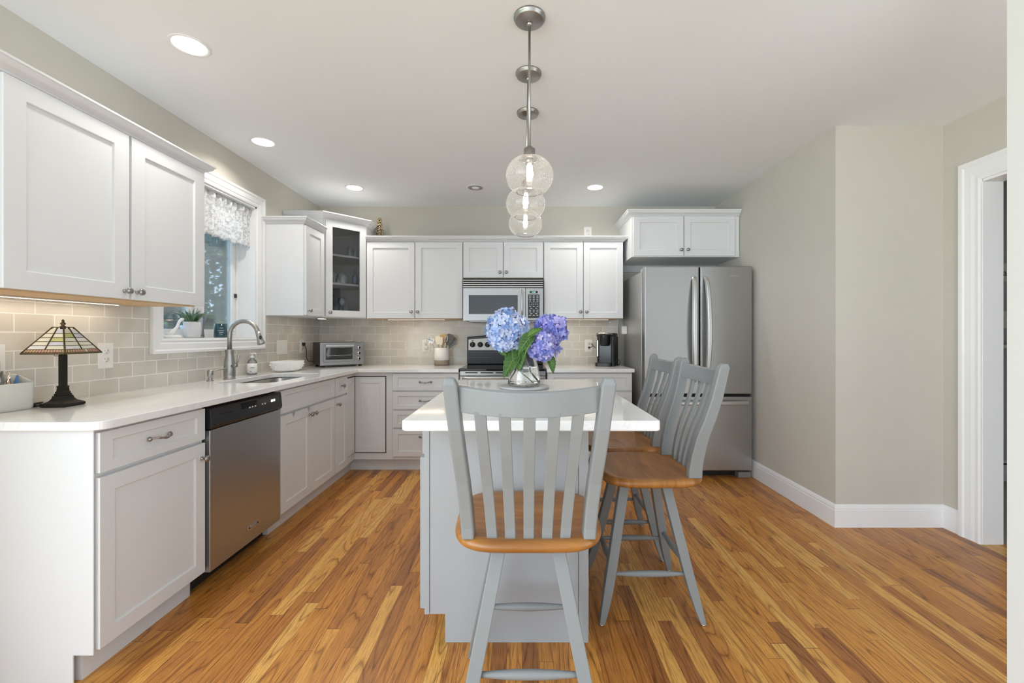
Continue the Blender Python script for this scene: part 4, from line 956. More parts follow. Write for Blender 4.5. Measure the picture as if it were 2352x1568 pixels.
m = MB(); m.lathe([(0, -.540), (.012, -.540), (.014, -.546), (.0235, -.550), (.0235, -.572), (.026, -.574), (.026, -.580), (.036, -.586), (.036, -.590), (0, -.590)], seg=32); sk_ = m.build('socket_cap', M_brnickel, pend)
m = MB(); m.lathe([(0, -.590), (.017, -.590), (.017, -.612), (0, -.612)], seg=24); m.build('socket', M_brnickel, pend)
go = []; gi = []
for i in range(21):
    t_ = i/20; a = math.radians(22+t_*(152-22)); r_ = .0995*math.sin(a)**.85; z = -.661+.080*math.cos(a)
    go.append((r_, z)); gi.append((r_-.0026, z+(.001 if z < -.66 else -.001)))
m = MB(); m.lathe(go+gi[::-1]+[go[0]], seg=48, caps=False); m.build('glass_shade', M_seed, pend)
m = MB(); m.lathe([(0, -.612), (.008, -.612), (.012, -.620), (.0125, -.665), (.010, -.680), (0, -.685)], seg=16); m.build('bulb', M_glow, pend)
def copy_thing(o, loc, label, ry=0):
    c = copy_tree(o); c.location = loc; c['label'] = label; c.rotation_euler = (0, ry, 0); return c
pend.location = (.031, 1.82, ZC-.001)
copy_thing(pend, (.033, 2.21, ZC-.001), 'middle seeded-glass globe pendant of the row of three', math.radians(1.3))
copy_thing(pend, (.034, 2.60, ZC-.001), 'farthest seeded-glass globe pendant of the row of three', math.radians(1.2))
for i, x, y in ((0, .033, 1.82), (1, .018, 2.21), (2, .02, 2.60)):
    ld = bpy.data.lights.new('pendant_glow', 'POINT'); ld.energy = 1.6; ld.color = (1, .86, .68); ld.shadow_soft_size = .015
    lo = bpy.data.objects.new('pendant_glow', ld); COL.objects.link(lo); lo.location = (x, y, ZC-.655+.0)
M_led = mat('led_diffuser', (1, 1, 1), .4, emis=(1, .97, .92), es=6)
RL = [(-1.520, 2.00, 'recessed light nearest the camera above the left counter', 1), (-1.775, 3.00, 'recessed light in the ceiling above the sink', 1), (-1.505, 3.93, 'recessed light above the corner cabinet', 1),
      (-.418, 3.93, 'unlit recessed light in the ceiling in front of the range', 0), (.655, 3.92, 'recessed light to the right of the pendants near the back wall', 1)]
for x, y, lab, on in RL:
    c = thing('recessed_light', lab, 'ceiling light', (x, y, ZC), group='recessed ceiling lights')
    m = MB(); m.lathe([(.066, -.0005), (.083, -.0005), (.083, -.003), (.079, -.0045), (.068, -.003), (.066, -.0005)], T=lambda p: p+Vector((x, y, ZC)), seg=40, caps=False); m.build('trim_ring', M_trim, c)
    m = MB()
    if on: m.lathe([(0, -.0015), (.066, -.0015), (.066, -.001), (0, -.001)], T=lambda p: p+Vector((x, y, ZC)), seg=40, caps=False); m.build('diffuser', M_led, c)
    else:
        m.lathe([(0, -.001), (.066, -.001), (.066, -.0005), (0, -.0005)], T=lambda p: p+Vector((x, y, ZC)), seg=32, caps=False); m.build('baffle', mat('grey_baffle', (.35, .35, .35), .5), c)
        m = MB(); m.sphere((x, y, ZC-.002), .035, 20, 8, (1, 1, .25)); m.build('bulb', M_ceramic, c)
    if on:
        ld = bpy.data.lights.new('downlight', 'AREA'); ld.shape = 'DISK'; ld.size = .12; ld.spread = math.radians(140); ld.energy = 3.0; ld.color = (1, .95, .88)
        lo = bpy.data.objects.new('downlight', ld); COL.objects.link(lo); lo.location = (x, y, ZC-.006)

# under-cabinet lights
def ucl(x, y, sx, sy, lab, en, z=1.3655):
    c = thing('under_cabinet_light', lab, 'cabinet light', (x, y, z), group='under-cabinet lights')
    m = MB(); m.box(x-sx/2, y-sy/2, z-.006, x+sx/2, y+sy/2, z-.0005); m.build('housing', M_plate, c, .002)
    m = MB(); m.box(x-sx/2+.004, y-sy/2+.004, z-.0068, x+sx/2-.004, y+sy/2-.004, z-.0061); m.build('lens', mat('warm_lens', (1, .9, .7), .4, emis=(1, .85, .62), es=4), c)
    ld = bpy.data.lights.new('under_glow', 'AREA'); ld.shape = 'RECTANGLE'; ld.size = max(sx-.01, .01); ld.size_y = max(sy-.01, .01); ld.energy = en; ld.color = (1, .83, .6)
    lo = bpy.data.objects.new('under_glow', ld); COL.objects.link(lo); lo.location = (x, y, z-.008)
ucl(-2.01, 1.87, .014, .62, 'slim warm strip light under the near left wall cabinet', .35)
ucl(-1.82, 3.98, .05, .08, 'small warm light under the diagonal corner cabinet', .2)
ucl(-1.02, 4.22, .55, .016, 'slim warm strip light under the cabinet left of the microwave', .5)
ucl(.585, 4.22, .5, .016, 'slim warm strip light under the cabinet right of the microwave', .45)

# ------------------------------------------------------------------ faucet, soap pump, bottle, bowl
fc = thing('faucet', 'brushed nickel gooseneck pull-down faucet behind the sink', 'faucet', (-1.985, 2.97, .914))
T0 = loc_T(fc)
m = MB(); m.lathe([(0, 0), (.036, 0), (.036, .006), (.033, .010), (.0345, .03), (.036, .07), (.031, .12), (.0245, .165), (.0245, .178), (.0285, .196), (.0285, .200), (0, .200)], T=T0, seg=28); m.build('body', M_brnickel, fc)
m = MB(); pts = [(0, 0, .195), (0, 0, .296)]+[(.097-.097*math.cos(a), 0, .296+.097*math.sin(a)) for a in [PI*i/16*.93 for i in range(1, 17)]]
m.tube([T0(p) for p in pts], .0145, 16); m.build('spout', M_brnickel, fc)
e = Vector(pts[-1]); dd_ = (Vector(pts[-1])-Vector(pts[-2])).normalized(); dd_ = Vector((.30, 0, -.95)).normalized()
m = MB(); m.tube([T0(e+dd_*t_) for t_ in (-.004, .02, .05, .078, .086)], [.0155, .0165, .019, .0245, .022], 18); hd = m.build('spray_head', M_brnickel, fc)
m = MB(); s0 = T0(e+dd_*.042+Vector((.012, -.012, .003))); m.sphere(s0, .009, 12, 8, (1, .8, 1.9)); m.build('button', M_black, hd)
m = MB(); m.tube([T0(p) for p in ((.02, -.012, .088), (.062, -.022, .094), (.066, -.023, .094))], [.012, .012, .008], 14); hk = m.build('handle', M_brnickel, fc)
m = MB(); m.tube([T0(p) for p in ((.058, -.021, .094), (.070, -.024, .125), (.078, -.026, .163))], [.0065, .0065, .0075], 12, .6); m.build('lever', M_brnickel, hk)
sp2 = thing('soap_pump', 'short nickel soap pump on the counter left of the faucet', 'soap pump', (-2.02, 2.835, .914)); T1 = loc_T(sp2)
m = MB(); m.lathe([(0, 0), (.020, 0), (.020, .004), (.013, .008), (.012, .028), (.0165, .034), (.0175, .060), (.014, .070), (0, .070)], T=T1, seg=20); m.build('body', M_brnickel, sp2)
m = MB(); m.tube([T1(p) for p in ((.0, .0, .062), (.03, .035, .070), (.05, .075, .076), (.052, .08, .070))], [.006, .005, .0045, .004], 10); m.build('nozzle', M_brnickel, sp2)
sb = thing('soap_bottle', 'clear hand-soap pump bottle with a white label beside the sink', 'bottle', (-2.035, 3.30, .914)); T2 = loc_T(sb)
m = MB(); m.lathe([(0, 0.001), (.030, 0.001), (.033, .006), (.033, .092), (.028, .108), (.014, .118), (.013, .124), (0, .124)], T=T2, seg=26); m.build('bottle_body', thin_glass('soap_bottle_plastic', (.86, .86, .85), 1.5, .15), sb)
m = MB(); m.lathe([(.0336, .016), (.0338, .016), (.0338, .086), (.0336, .086)], T=T2, seg=30, caps=False); lb = m.build('label', M_ceramic, sb)
vdir = Vector((2.035, -3.30, 0)).normalized(); Fl = frame(Vector((-2.035, 3.30, .914))+vdir*.0345, (-vdir.y, vdir.x, 0), vdir); m = MB()
m.box(-.014, .053, 0, .014, .0565, .0004, FT(Fl)); m.build('printed_line', M_black, lb)
m = MB(); m.box(-.014, .024, 0, -.004, .0265, .0004, FT(Fl)); m.build('printed_line', M_black, lb)
m = MB(); m.lathe([(0, .124), (.0145, .124), (.0145, .140), (.006, .142), (.005, .156), (0, .156)], T=T2, seg=18); m.box(-.010, -.008, .154, .012, .008, .163, T2); m.tube([T2(p) for p in ((.0, 0, .159), (.028, -.006, .160), (.036, -.008, .154))], [.006, .005, .004], 8); m.build('pump', M_ceramic, sb)
bw = thing('basket_bowl', 'oval white ceramic bowl with embossed dots on the counter in the corner', 'bowl', (-1.93, 3.60, .914), math.radians(62)); T3 = loc_T(bw)
pr = [(0, .003), (.085, .003), (.105, .010), (.130, .035), (.142, .065), (.146, .086), (.142, .088), (.137, .066), (.124, .036), (.100, .014), (0, .010)]
m = MB(); m.lathe(pr, T=T3, seg=40, sx=1, sy=.52); m.build('bowl_body', M_ceramic, bw)
m = MB()
for k in range(22):
    for r_, z in ((.119, .022), (.134, .040), (.1425, .058)):
        a = 2*PI*(k+(.5 if z == .040 else 0))/22; m.sphere(T3((r_*math.cos(a), r_*.52*math.sin(a), z)), .0052, 8, 6)
m.build('dots', M_ceramic, bw)

# ------------------------------------------------------------------ toaster oven
th = math.radians(40); TO = Vector((-1.85, 4.01, .914)); to = thing('toaster_oven', 'stainless toaster oven set diagonally in the counter corner', 'toaster oven', TO, th); T4 = loc_T(to)
W4, D4, H4 = .405, .25, .232
m = MB(); m.box(0, .012, .018, W4, D4, H4, T4); m.build('housing', mat('dark_steel_side', (.06, .058, .055), .4, .5), to, .010, 3)
m = MB(); m.box(0, 0, .016, W4, .014, H4-.002, T4); m.build('front_frame', M_steel, to, .004)
m = MB(); m.box(.028, -.010, .048, .305, .002, .212, T4); dt = m.build('door', M_steel, to, .003)
m = MB(); m.box(.046, -.0115, .070, .288, -.009, .182, T4); m.build('door_glass', mat('toaster_glass', (.035, .035, .035), .05, spec=.9), dt)
m = MB(); m.tube([T4(p) for p in ((.050, -.012, .118), (.056, -.0125, .108), (.278, -.0125, .110), (.284, -.012, .128))], .0018, 6); m.build('rack', M_chrome, dt)
m = MB(); m.box(.040, -.040, .192, .296, -.026, .211, T4); m.box(.042, -.028, .196, .054, -.008, .208, T4); m.box(.282, -.028, .196, .294, -.008, .208, T4); m.build('handle', M_handle, dt, .004)
for z in (.178, .125, .072):
    m = MB(); m.lathe([(0, 0), (.0185, 0), (.0185, .004), (.016, .006), (.0145, .020), (0, .021)], T=lambda p, z=z: T4((.352+p.x, -p.z, z+p.y)), seg=20); m.build('knob', M_chrome, to)
    m = MB(); m.box(.3495, -.026, z-.014, .3545, -.0205, z+.014, T4); m.lathe([(0, .0205), (.0105, .0205), (.0105, .0225), (0, .0225)], T=lambda p, z=z: T4((.352+p.x, -p.z, z+p.y)), seg=16); m.build('knob_grip', M_black, to)
for x, y in ((.03, .03), (W4-.03, .03), (.03, D4-.03), (W4-.03, D4-.03)):
    m = MB(); m.box(x-.012, y-.012, 0, x+.012, y+.012, .02, T4); m.build('foot', M_rubber, to)
m = MB(); m.box(.08, .0, .010, .33, .02, .018, T4); m.build('crumb_tray', M_black, to)
m = MB(); m.tube([(-2.068, 4.135, 1.112), (-2.050, 4.13, 1.112), (-2.040, 4.14, 1.08), (-2.045, 4.15, 1.0), (-2.03, 4.16, .965), (-1.995, 4.18, .96)], .0035, 8); m.build('cord', M_rubber, to)

# ------------------------------------------------------------------ wall plates
def plate(label, o, u, n, w_=.079, h_=.128, kind='outlet', gangs=1, plugs=None, name='outlet', cat='wall outlet'):
    F = frame(o, u, n); c = thing(name, label, cat, o, group='white wall plates')
    m = MB(); m.box(-w_/2, -h_/2, .0002, w_/2, h_/2, .006, FT(F)); m.build('cover_plate', M_plate, c, .002, 2)
    if kind == 'outlet':
        for s_ in (-1, 1):
            m = MB(); m.lathe([(0, .006), (.0165, .006), (.0165, .0072), (0, .0072)], T=lambda p, s_=s_: F(p.x, s_*.0205+p.y, p.z), seg=24); rc = m.build('receptacle', M_plate, c)
            m = MB(); z0 = s_*.0205
            m.box(-.0085, z0-.001, .0073, -.0065, z0+.008, .0076, FT(F)); m.box(.0065, z0-.001, .0073, .0085, z0+.008, .0076, FT(F)); m.box(-.0022, z0-.010, .0073, .0022, z0-.006, .0076, FT(F)); m.build('slots', M_plug, rc)
    else:
        for g in range(gangs):
            a = (g-(gangs-1)/2)*.046; m = MB(); m.box(a-.005, -.011, .006, a+.005, .011, .008, FT(F)); m.box(a-.0035, -.002, .008, a+.0035, .008, .016, FT(F)); m.build('toggle', M_plate, c)
    return c, F
plate('white duplex outlet on the tile behind the lamp', (XL+.008, 2.184, 1.11), (0, 1, 0), (1, 0, 0))
plate('white triple switch plate on the tile under the wall cabinet by the window', (XL+.008, 3.79, 1.108), (0, 1, 0), (1, 0, 0), .165, .125, 'switch', 3, name='switch_plate', cat='light switch')
c_, F_ = plate('white outlet on the left wall with the toaster oven plugged in', (XL+.008, 4.135, 1.108), (0, 1, 0), (1, 0, 0))
m = MB(); m.box(-.012, .008, .008, .012, .034, .030, FT(F_)); m.build('plug', M_black, to)
c_, F_ = plate('white outlet behind the utensil crock with a plug-in warmer', (-.985, YB-.008, 1.105), (1, 0, 0), (0, -1, 0))
m = MB(); m.lathe([(0, .008), (.020, .008), (.022, .02), (.016, .034), (0, .036)], T=lambda p: F_(p.x+.005, p.y-.02, p.z), seg=20); setp(m.build('night_light', M_plate), 'round white plug-in night light in the outlet left of the crock', 'night light')
plate('small white plate just above the toaster oven', (-1.775, YB-.008, 1.10), (1, 0, 0), (0, -1, 0))
c_, F_ = plate('white outlet beside the coffee maker with a black plug', (.684, YB-.008, 1.105), (1, 0, 0), (0, -1, 0))
plate('white outlet high on the back wall above the cabinets', (.676, YB, 2.26), (1, 0, 0), (0, -1, 0), name='outlet')
plate('white outlet at the far left behind the caddy', (XL+.008, 1.72, 1.11), (0, 1, 0), (1, 0, 0))

# ------------------------------------------------------------------ coffee maker
cmk = thing('coffee_maker', 'black single-cup coffee maker at the right end of the counter', 'coffee maker', (.815, 4.27, .914), math.radians(-24)); T5 = loc_T(cmk)
M_cm = mat('glossy_black_plastic', (.025, .025, .027), .18)
m = MB(); m.prism(rrect(-.085, -.02, .085, .13, .03), .0, .29, T=T5); m.build('body', M_cm, cmk, .004)
m = MB(); m.prism([(.086, -.10), (.098, -.10), (.098, .13), (.086, .13)], 0, .285, T=T5); m.build('side_panel', M_black, cmk, .003)
m = MB(); m.prism(rrect(-.095, -.02, .095, .14, .035), .285, .318, T=T5); m.build('top_housing', M_cm, cmk, .010, 3)
m = MB(); m.lathe([(0, .195), (.040, .195), (.050, .215), (.054, .290), (.056, .312), (0, .322)], T=lambda p: T5((p.x, p.y-.045, p.z)), seg=28); m.build('brew_head', M_black, cmk)
m = MB(); m.tube([T5((.075*math.cos(a), -.045-.068*math.sin(a), .303+.012*math.sin(a))) for a in [PI*i/14 for i in range(15)]], .008, 10); m.build('lid_handle', M_nickel, cmk)
m = MB(); m.prism(rrect(-.080, -.115, .080, .0, .03), .0, .034, T=T5); m.build('drip_tray', M_black, cmk, .004)
m = MB(); m.box(-.080, -.024, .09, -.066, -.018, .25, T5); m.build('water_gauge', M_handle, cmk, .002)
m = MB(); m.tube([T5((.094, .03, .07)), T5((.125, .03, .06)), T5((.135, .04, .03)), T5((.115, .05, .006)), T5((.07, .13, .006))], .003, 8); m.build('cord', M_rubber, cmk)
m = MB(); m.tube([(.688, YB-.022, 1.086), (.70, YB-.05, 1.09), (.715, 4.42, 1.10), (.70, 4.41, 1.125), (.706, 4.41, 1.13), (.716, 4.41, 1.11), (.735, 4.38, 1.085)], .003, 8); m.sphere((.688, YB-.018, 1.086), .011, 12, 8); m.build('plug', M_rubber, cmk)

# ------------------------------------------------------------------ utensil crock
CX, CY = -.800, 4.36
ck = thing('utensil_crock', 'white ceramic crock with a taupe base holding utensils', 'crock', (CX, CY, .914)); T6 = loc_T(ck)
m = MB(); m.lathe([(0, .001), (.070, .001), (.0745, .006), (.0745, .050), (0, .050)], T=T6, seg=36); m.build('base_band', mat('taupe_glaze', (.30, .25, .19), .5, var=.08), ck)
m = MB(); m.lathe([(.0744, .0502), (.0735, .10), (.070, .172), (.067, .174), (.065, .168), (.067, .055), (0, .055)], T=T6, seg=36); m.build('crock_body', M_ceramic, ck)
M_ut = mat('grey_nylon', (.10, .09, .08), .4); M_utg = mat('grey_utensil', (.16, .165, .17), .35)
def utensil(name, label, base, tip, head, mt, hm=None, rad=.004):
    c = thing(name, label, 'utensil', Vector((CX, CY, .97))+Vector(base), group='utensils in the crock')
    b_, t_ = Vector((CX, CY, .972))+Vector(base), Vector((CX, CY, .914))+Vector(tip)
    m = MB(); m.tube([b_, b_.lerp(t_, .5), t_], rad, 8); m.build('handle', mt, c)
    m = MB(); head(m, t_, (t_-b_).normalized()); m.build('head', hm or mt, c)
def paddle(w_, l_, tk=.003, rot=0):
    def f(m, t_, d):
        s_ = d.cross(Vector((0, 1, 0))).normalized(); s_ = (Matrix.Rotation(rot, 3, d) @ s_); nn = s_.cross(d).normalized(); secs = []
        for i in range(9):
            q = i/8; hw = w_/2*(.45+.55*min(1, q*3))*(1 if q < .85 else 1-.35*((q-.85)/.15)**2)
            p = t_+d*l_*q; secs.append([p-s_*hw-nn*tk, p+s_*hw-nn*tk, p+s_*hw+nn*tk, p-s_*hw+nn*tk])
        m.loft(secs)
    return f
def ladle(m, t_, d): m.lathe([(.002, -.024), (.02, -.021), (.034, -.008), (.037, .006), (.035, .006), (.032, -.006), (.018, -.018), (0, -.021)], T=lambda p: t_+Vector((p.x, -p.z-.005, p.y*1.0+.012)), seg=24, caps=False)
utensil('ladle', 'steel ladle leaning left out of the crock', (-.02, 0, 0), (-.105, -.01, .235), ladle, M_chrome)
utensil('turner', 'large dark slotted turner leaning right in the crock', (.0, .01, 0), (.055, .0, .200), paddle(.075, .115), M_ut)
utensil('spatula', 'grey rounded spatula furthest right in the crock', (.01, .02, 0), (.075, .025, .180), paddle(.06, .11), M_utg)
utensil('wooden_spoon', 'pale wooden spoon with a squared head at the back of the crock', (0, .02, 0), (.005, .03, .235), paddle(.062, .075), M_spoon)
utensil('silicone_brush', 'cream silicone brush head left of centre in the crock', (-.015, -.01, 0), (-.030, -.01, .205), paddle(.052, .085, .012), M_spoon, mat('cream_silicone', (.75, .70, .58), .5, var=.08, vscale=30))
utensil('silicone_scraper', 'second cream utensil head beside the brush in the crock', (-.005, -.015, 0), (-.004, -.015, .195), paddle(.035, .085, .006), M_nickel, MATS['cream_silicone'])
def whisk(m, t_, d):
    s_ = d.cross(Vector((0, 1, 0))).normalized(); nn = s_.cross(d)
    for k in range(4):
        a = PI*k/4; ax = s_*math.cos(a)+nn*math.sin(a)
        m.tube([t_+d*.065*(1-math.cos(b_))/2*1.0+ax*.016*math.sin(b_*1.0)*(1) for b_ in [PI*i/10 for i in range(11)]], .0012, 5)
        m.tube([t_+d*.065*(1-math.cos(b_))/2*1.0-ax*.016*math.sin(b_*1.0)*(1) for b_ in [PI*i/10 for i in range(11)]], .0012, 5)
utensil('whisk', 'chrome hooked tool in front of the dark turner in the crock', (.02, -.02, 0), (.045, -.02, .232), whisk, M_chrome)

# ------------------------------------------------------------------ gold ornament on top of cabinets
go_ = thing('gold_ornament', 'small gold beaded ornament standing on top of the back cabinets', 'ornament', (-1.41, 4.34, 2.107)); Mg = mat('gold_beads', (.50, .42, .28), .25, 1)
m = MB(); rnd = random.Random(4); x0_, y0_ = -1.415, 4.34
m.lathe([(0, 0), (.036, 0), (.03, .06), (.02, .14), (.008, .24), (0, .27)], T=lambda p: p+Vector((x0_, y0_, 2.107)), seg=16); m.build('core', Mg, go_)
m = MB()
for i in range(70):
    z = .01+.26*i/70; r_ = .042*(1-z/.30)+.008; a = i*2.4; m.sphere((x0_+r_*math.cos(a), y0_+r_*math.sin(a), 2.107+z), .010, 8, 6)
m.build('beads', Mg, go_)

# ------------------------------------------------------------------ lamp
LX, LY = -1.925, 1.835
lamp = thing('table_lamp', 'small lamp with a stained-glass pyramid shade on the near counter', 'lamp', (LX, LY, .914), math.radians(4)); T7 = loc_T(lamp)
M_bronze = mat('dark_bronze', (.025, .022, .018), .35, .6, var=.3, vscale=40); M_lead = mat('bronze_lead', (.10, .075, .04), .4, .8, var=.3, vscale=60)
def sq(h, z): return [T7((-h, -h, z)), T7((h, -h, z)), T7((h, h, z)), T7((-h, h, z))]
m = MB(); m.loft([sq(h, z) for h, z in ((.044, 0), (.048, .004), (.048, .012), (.044, .016), (.030, .024), (.024, .034), (.022, .044), (.018, .046))]); m.build('base', M_bronze, lamp, .001)
m = MB(); m.loft([sq(h, z) for h, z in ((.017, .044), (.019, .048), (.019, .052), (.016, .054), (.0165, .060), (.014, .062), (.0125, .078), (.0135, .080), (.0135, .084), (.0095, .086), (.0095, .215), (.006, .216), (.006, .33), (.003, .331))]); m.build('column', M_bronze, lamp)
m = MB(); m.lathe([(0, .330), (.010, .330), (.010, .333), (.004, .338), (.010, .345), (.004, .352), (.005, .358), (.002, .362), (0, .366)], T=T7, seg=16); m.build('finial', M_lead, lamp)
zb, zt, hb, ht = .222, .330, .083, .021
shade = None
cols = [mat('cream_art_glass', (.78, .76, .62), .2, var=.1, vscale=20), mat('white_art_glass', (.82, .82, .80), .2, var=.1, vscale=20), mat('lime_art_glass', (.56, .60, .24), .2, var=.25, vscale=30), mat('lavender_art_glass', (.66, .65, .74), .2, var=.2, vscale=30), mat('tan_art_glass', (.52, .38, .20), .25, var=.2, vscale=30), mat('rose_art_glass', (.60, .34, .28), .25, var=.2, vscale=30)]
rnd = random.Random(11); mg = MB(); ml = MB()
def fp(side, s_, t_, off=0):   # s -1..1 across, t 0..1 up
    h = hb+(ht-hb)*t_; z = zb+(zt-zb)*t_
    x, y = s_*h, -h-off
    for _ in range(side): x, y = -y, x
    return T7((x, y, z))
for side in range(4):
    rowsT = [.0, .045, .16, .30, .45, .60, .76, .93]
    for r_ in range(len(rowsT)-1):
        t0, t1 = rowsT[r_], rowsT[r_+1]
        if r_ == 0:
            mg.cur = 4; mg.add([fp(side, -1, t0), fp(side, 1, t0), fp(side, 1, t1), fp(side, -1, t1)], [(0, 1, 2, 3)], False)
        elif r_ == 1:
            n_ = 14
            for k in range(n_):
                a0, a1 = -1+2*k/n_, -1+2*(k+1)/n_; mg.cur = rnd.choice([4, 5, 0, 4, 5]); mg.add([fp(side, a0, t0), fp(side, a1, t0), fp(side, a1, t1), fp(side, a0, t1)], [(0, 1, 2, 3)], False)
                if k: ml.tube([fp(side, a0, t0, .0006), fp(side, a0, t1, .0006)], .0007, 4)
        else:
            for a0, a1 in ((-1, 0), (0, 1)):
                mg.cur = rnd.choice([0, 0, 0, 1, 1, 1, 2, 0, 3]); mg.add([fp(side, a0, t0), fp(side, a1, t0), fp(side, a1, t1), fp(side, a0, t1)], [(0, 1, 2, 3)], False)
        ml.tube([fp(side, -1, t0, .0005), fp(side, 1, t0, .0005)], .0011 if r_ > 0 else .003, 5)
    ml.tube([fp(side, 0, .16, .001), fp(side, 0, 1, .001)], .0024, 5)
    ml.tube([fp(side, -1, 0, 0), fp(side, -1, 1, 0)], .0030, 6)
    ml.tube([fp(side, -1, 1, 0), fp(side, 1, 1, 0)], .002, 6)
shade = mg.build('shade', cols, lamp); ml.build('shade_frame', M_lead, shade)
m = MB(); m.box(-ht, -ht, .329, ht, ht, .3305, T7); m.build('shade_cap', M_lead, shade)
m = MB(); m.lathe([(0, .25), (.012, .252), (.02, .275), (.012, .30), (0, .31)], T=T7, seg=14); m.build('bulb', M_ceramic, lamp)
m = MB(); m.tube([(LX-.04, LY, .918), (LX-.075, LY-.01, .918), (LX-.095, LY-.025, .918), (LX-.080, LY-.038, .918), (LX-.060, LY-.030, .920), (LX-.075, LY-.015, .925), (LX-.105, LY-.020, .925), (LX-.115, LY-.036, .919), (LX-.090, LY-.040, .920), (LX-.085, LY+.0, .930), (LX-.12, LY+.02, .925), (LX-.145, LY+.01, .920)], .003, 6); m.build('cord', M_rubber, lamp)
m = MB(); m.tube([T7((-.017, -.018, .216)), T7((-.017, -.018, .211)), T7((.017, -.018, .211)), T7((.017, -.018, .216))], .0013, 6); m.build('harp', M_bronze, lamp)

# ------------------------------------------------------------------ caddy at the far left
cd = thing('utensil_caddy', 'white plastic caddy at the near left end of the counter', 'caddy', (-2.02, 1.62, .914))
M_cad = mat('ivory_plastic', (.70, .68, .62), .35)
def cad(ins, z_f, z_b):
    pts = rrect(-2.072+ins, 1.42+ins, -1.975-ins, 1.785-ins, .022); return pts
m = MB(); secs = []
def zc(x, y, hi): # rim dips towards the front
    q = (x+2.072)/.097; return .914+(.142-.034*min(1, max(0, q*1.3-.1)))
outp = cad(0, 0, 0); inp = cad(.006, 0, 0)
secs = [[Vector((x, y, .9145)) for x, y in cad(.008, 0, 0)], [Vector((x, y, .925)) for x, y in cad(.002, 0, 0)], [Vector((x, y, zc(x, y, 1))) for x, y in outp], [Vector((x, y, zc(x, y, 1))) for x, y in inp], [Vector((x, y, .922)) for x, y in cad(.010, 0, 0)]]
m.loft(secs, smooth=False); m.build('bin', M_cad, cd, .002)
def stick(name, label, p0, p1, w_, mt):
    p0, p1 = Vector(p0), Vector(p1); m = MB(); m.tube([p0, p0.lerp(p1, .6), p1], [w_, w_*1.1, w_*.35], 10, .35); return setp(m.build(name, mt), label, 'utensil', 'items in the caddy')
stick('scissors', 'blue-handled tool sticking out of the white caddy', (-2.01, 1.73, .95), (-2.035, 1.765, 1.050), .013, mat('blue_plastic', (.08, .20, .48), .3))
stick('pen', 'dark grey tool in the caddy beside the blue one', (-2.02, 1.68, .95), (-2.05, 1.725, 1.068), .016, M_utg)
stick('pen', 'slim steel tool in the caddy, between the grey and the blue ones', (-2.01, 1.70, .95), (-2.045, 1.745, 1.062), .008, M_chrome)
stick('pen', 'dark tool nearest the left edge inside the caddy', (-2.02, 1.62, .95), (-2.05, 1.665, 1.07), .014, M_ut)
bag = MB(); rows = []
for i in range(8):
    z = .95+i*.026; w_ = .055*(1-.3*(i/7)**2); rows.append([Vector((-2.045+.022*math.cos(2*PI*k/14)*(1+.25*math.sin(3*k+i)), 1.665+w_*math.sin(2*PI*k/14)*(1+.12*math.sin(5*k+2*i)), z+.006*math.sin(k*2+i))) for k in range(14)])
bag.loft(rows, smooth=True); setp(bag.build('plastic_bag', mat('white_film', (.80, .81, .80), .25)), 'crumpled white plastic bag stuffed behind the caddy', 'bag')

# ------------------------------------------------------------------ window-sill things
SZ = WZ0+.0045
pt = thing('potted_plant', 'spiky green air plant in a white textured pot on the window sill', 'plant', (XL-.045, 2.83, SZ)); T8 = loc_T(pt)
m = MB(); m.lathe([(0, 0), (.040, 0), (.046, .010), (.049, .06), (.046, .100), (.042, .104), (.040, .096), (0, .094)], T=T8, seg=32); m.build('pot', mat('white_ribbed_pot', (.72, .72, .73), .7, bump=.8, bscale=60, var=.1, vscale=60), pt)
m = MB(); rnd = random.Random(5)
for i in range(46):
    a = rnd.random()*2*PI; r0 = rnd.uniform(0, .03); L_ = rnd.uniform(.07, .12); sp = rnd.uniform(.1, .9)
    if i < 10: sp = rnd.uniform(1.0, 1.5)
    b0 = Vector((r0*math.cos(a), r0*math.sin(a), .09)); dx = Vector((math.cos(a), math.sin(a), 0)); pts = []
    for k in range(6):
        q = k/5; pts.append(T8(b0+dx*L_*sp*q*(.4+.5*q)+Vector((0, 0, L_*q*(1-.25*sp*q*q)))))
    m.tube(pts, [.0055, .005, .004, .003, .002, .0006], 5, .4)
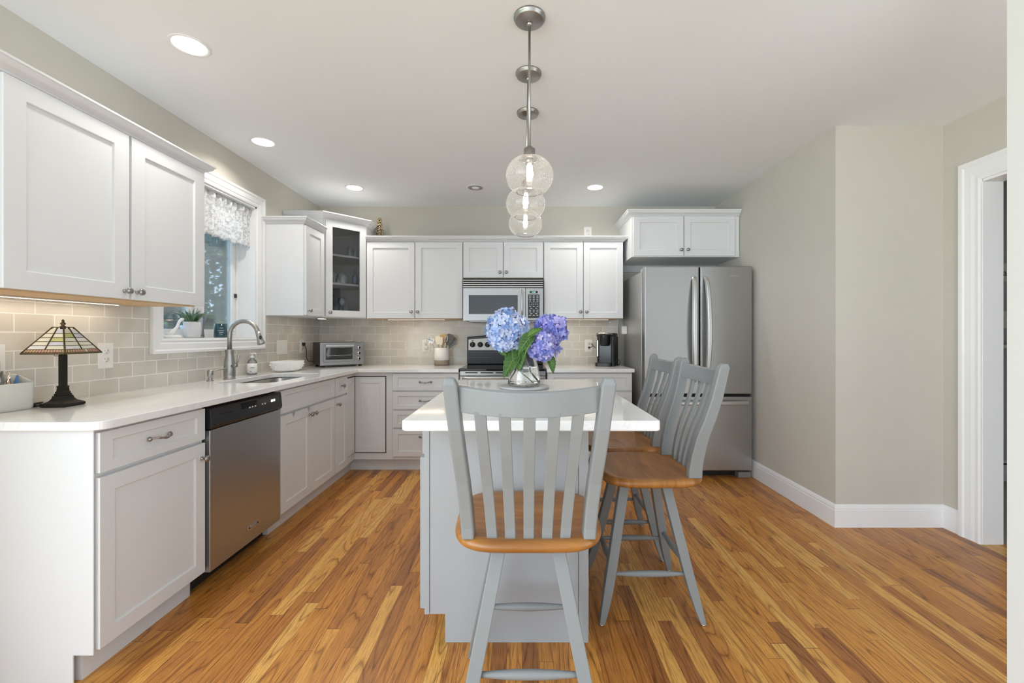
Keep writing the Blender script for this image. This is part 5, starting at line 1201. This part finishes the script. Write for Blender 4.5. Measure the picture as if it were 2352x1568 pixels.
m.build('leaves', island_mat('air_plant_leaves', [(0, (.05, .11, .05)), (.6, (.15, .26, .14)), (1, (.35, .48, .34))], .5, trl=.2), pt)
cn = thing('candle', 'dark teal glass jar candle on the window sill', 'candle', (XL-.045, 3.10, SZ)); T9 = loc_T(cn)
m = MB(); m.lathe([(0, 0), (.038, 0), (.041, .004), (.041, .098), (.038, .098), (.038, .012), (0, .010)], T=T9, seg=32, caps=False); m.build('jar', mat('teal_glass', (.02, .07, .09), .08, spec=.8), cn)
m = MB(); m.lathe([(0, .012), (.0375, .012), (.0375, .075), (0, .075)], T=T9, seg=28); m.build('wax', mat('teal_wax', (.05, .13, .16), .5), cn)
vd = Vector((-(XL-.045), -3.10, 0)).normalized(); Fc = frame(Vector((XL-.045, 3.10, SZ))+vd*.0415, (-vd.y, vd.x, 0), vd)
for a_, b_, c_w in ((.004, .066, .010), (.002, .048, .018), (.004, .036, .013), (.006, .022, .005)):
    m = MB(); m.box(a_-c_w, b_, 0, a_+c_w, b_+.002, .0004, FT(Fc)); m.build('printed_line', M_mark, cn)
wh = thing('sill_figurine', 'white arched ornament at the left end of the window sill', 'ornament', (XL-.045, 2.67, SZ)); Ta = loc_T(wh)
m = MB(); m.lathe([(0, 0), (.045, 0), (.047, .006), (.04, .018), (0, .02)], T=Ta, seg=24, sy=1.2); m.build('base', M_ceramic, wh)
m = MB(); m.tube([Ta(p) for p in ((-.01, -.02, .012), (0, .0, .03), (.005, .03, .065), (.008, .045, .10), (.010, .062, .115), (.012, .075, .118))], [.016, .014, .0085, .008, .011, .006], 12); m.build('neck', M_ceramic, wh)
gv_ = MB(); gv_.lathe([(0, 0), (.028, 0), (.030, .006), (.026, .05), (.034, .12), (.042, .16), (.040, .16), (.032, .12), (.024, .05), (.026, .01), (0, .008)], T=lambda p: p+Vector((XL-.09, 2.955, SZ)), seg=24, caps=False)
setp(gv_.build('glass_vase', thin_glass('sill_vase_glass', (.93, .94, .95), 1.3, .12)), 'clear flared glass vase on the sill just right of the plant', 'vase')
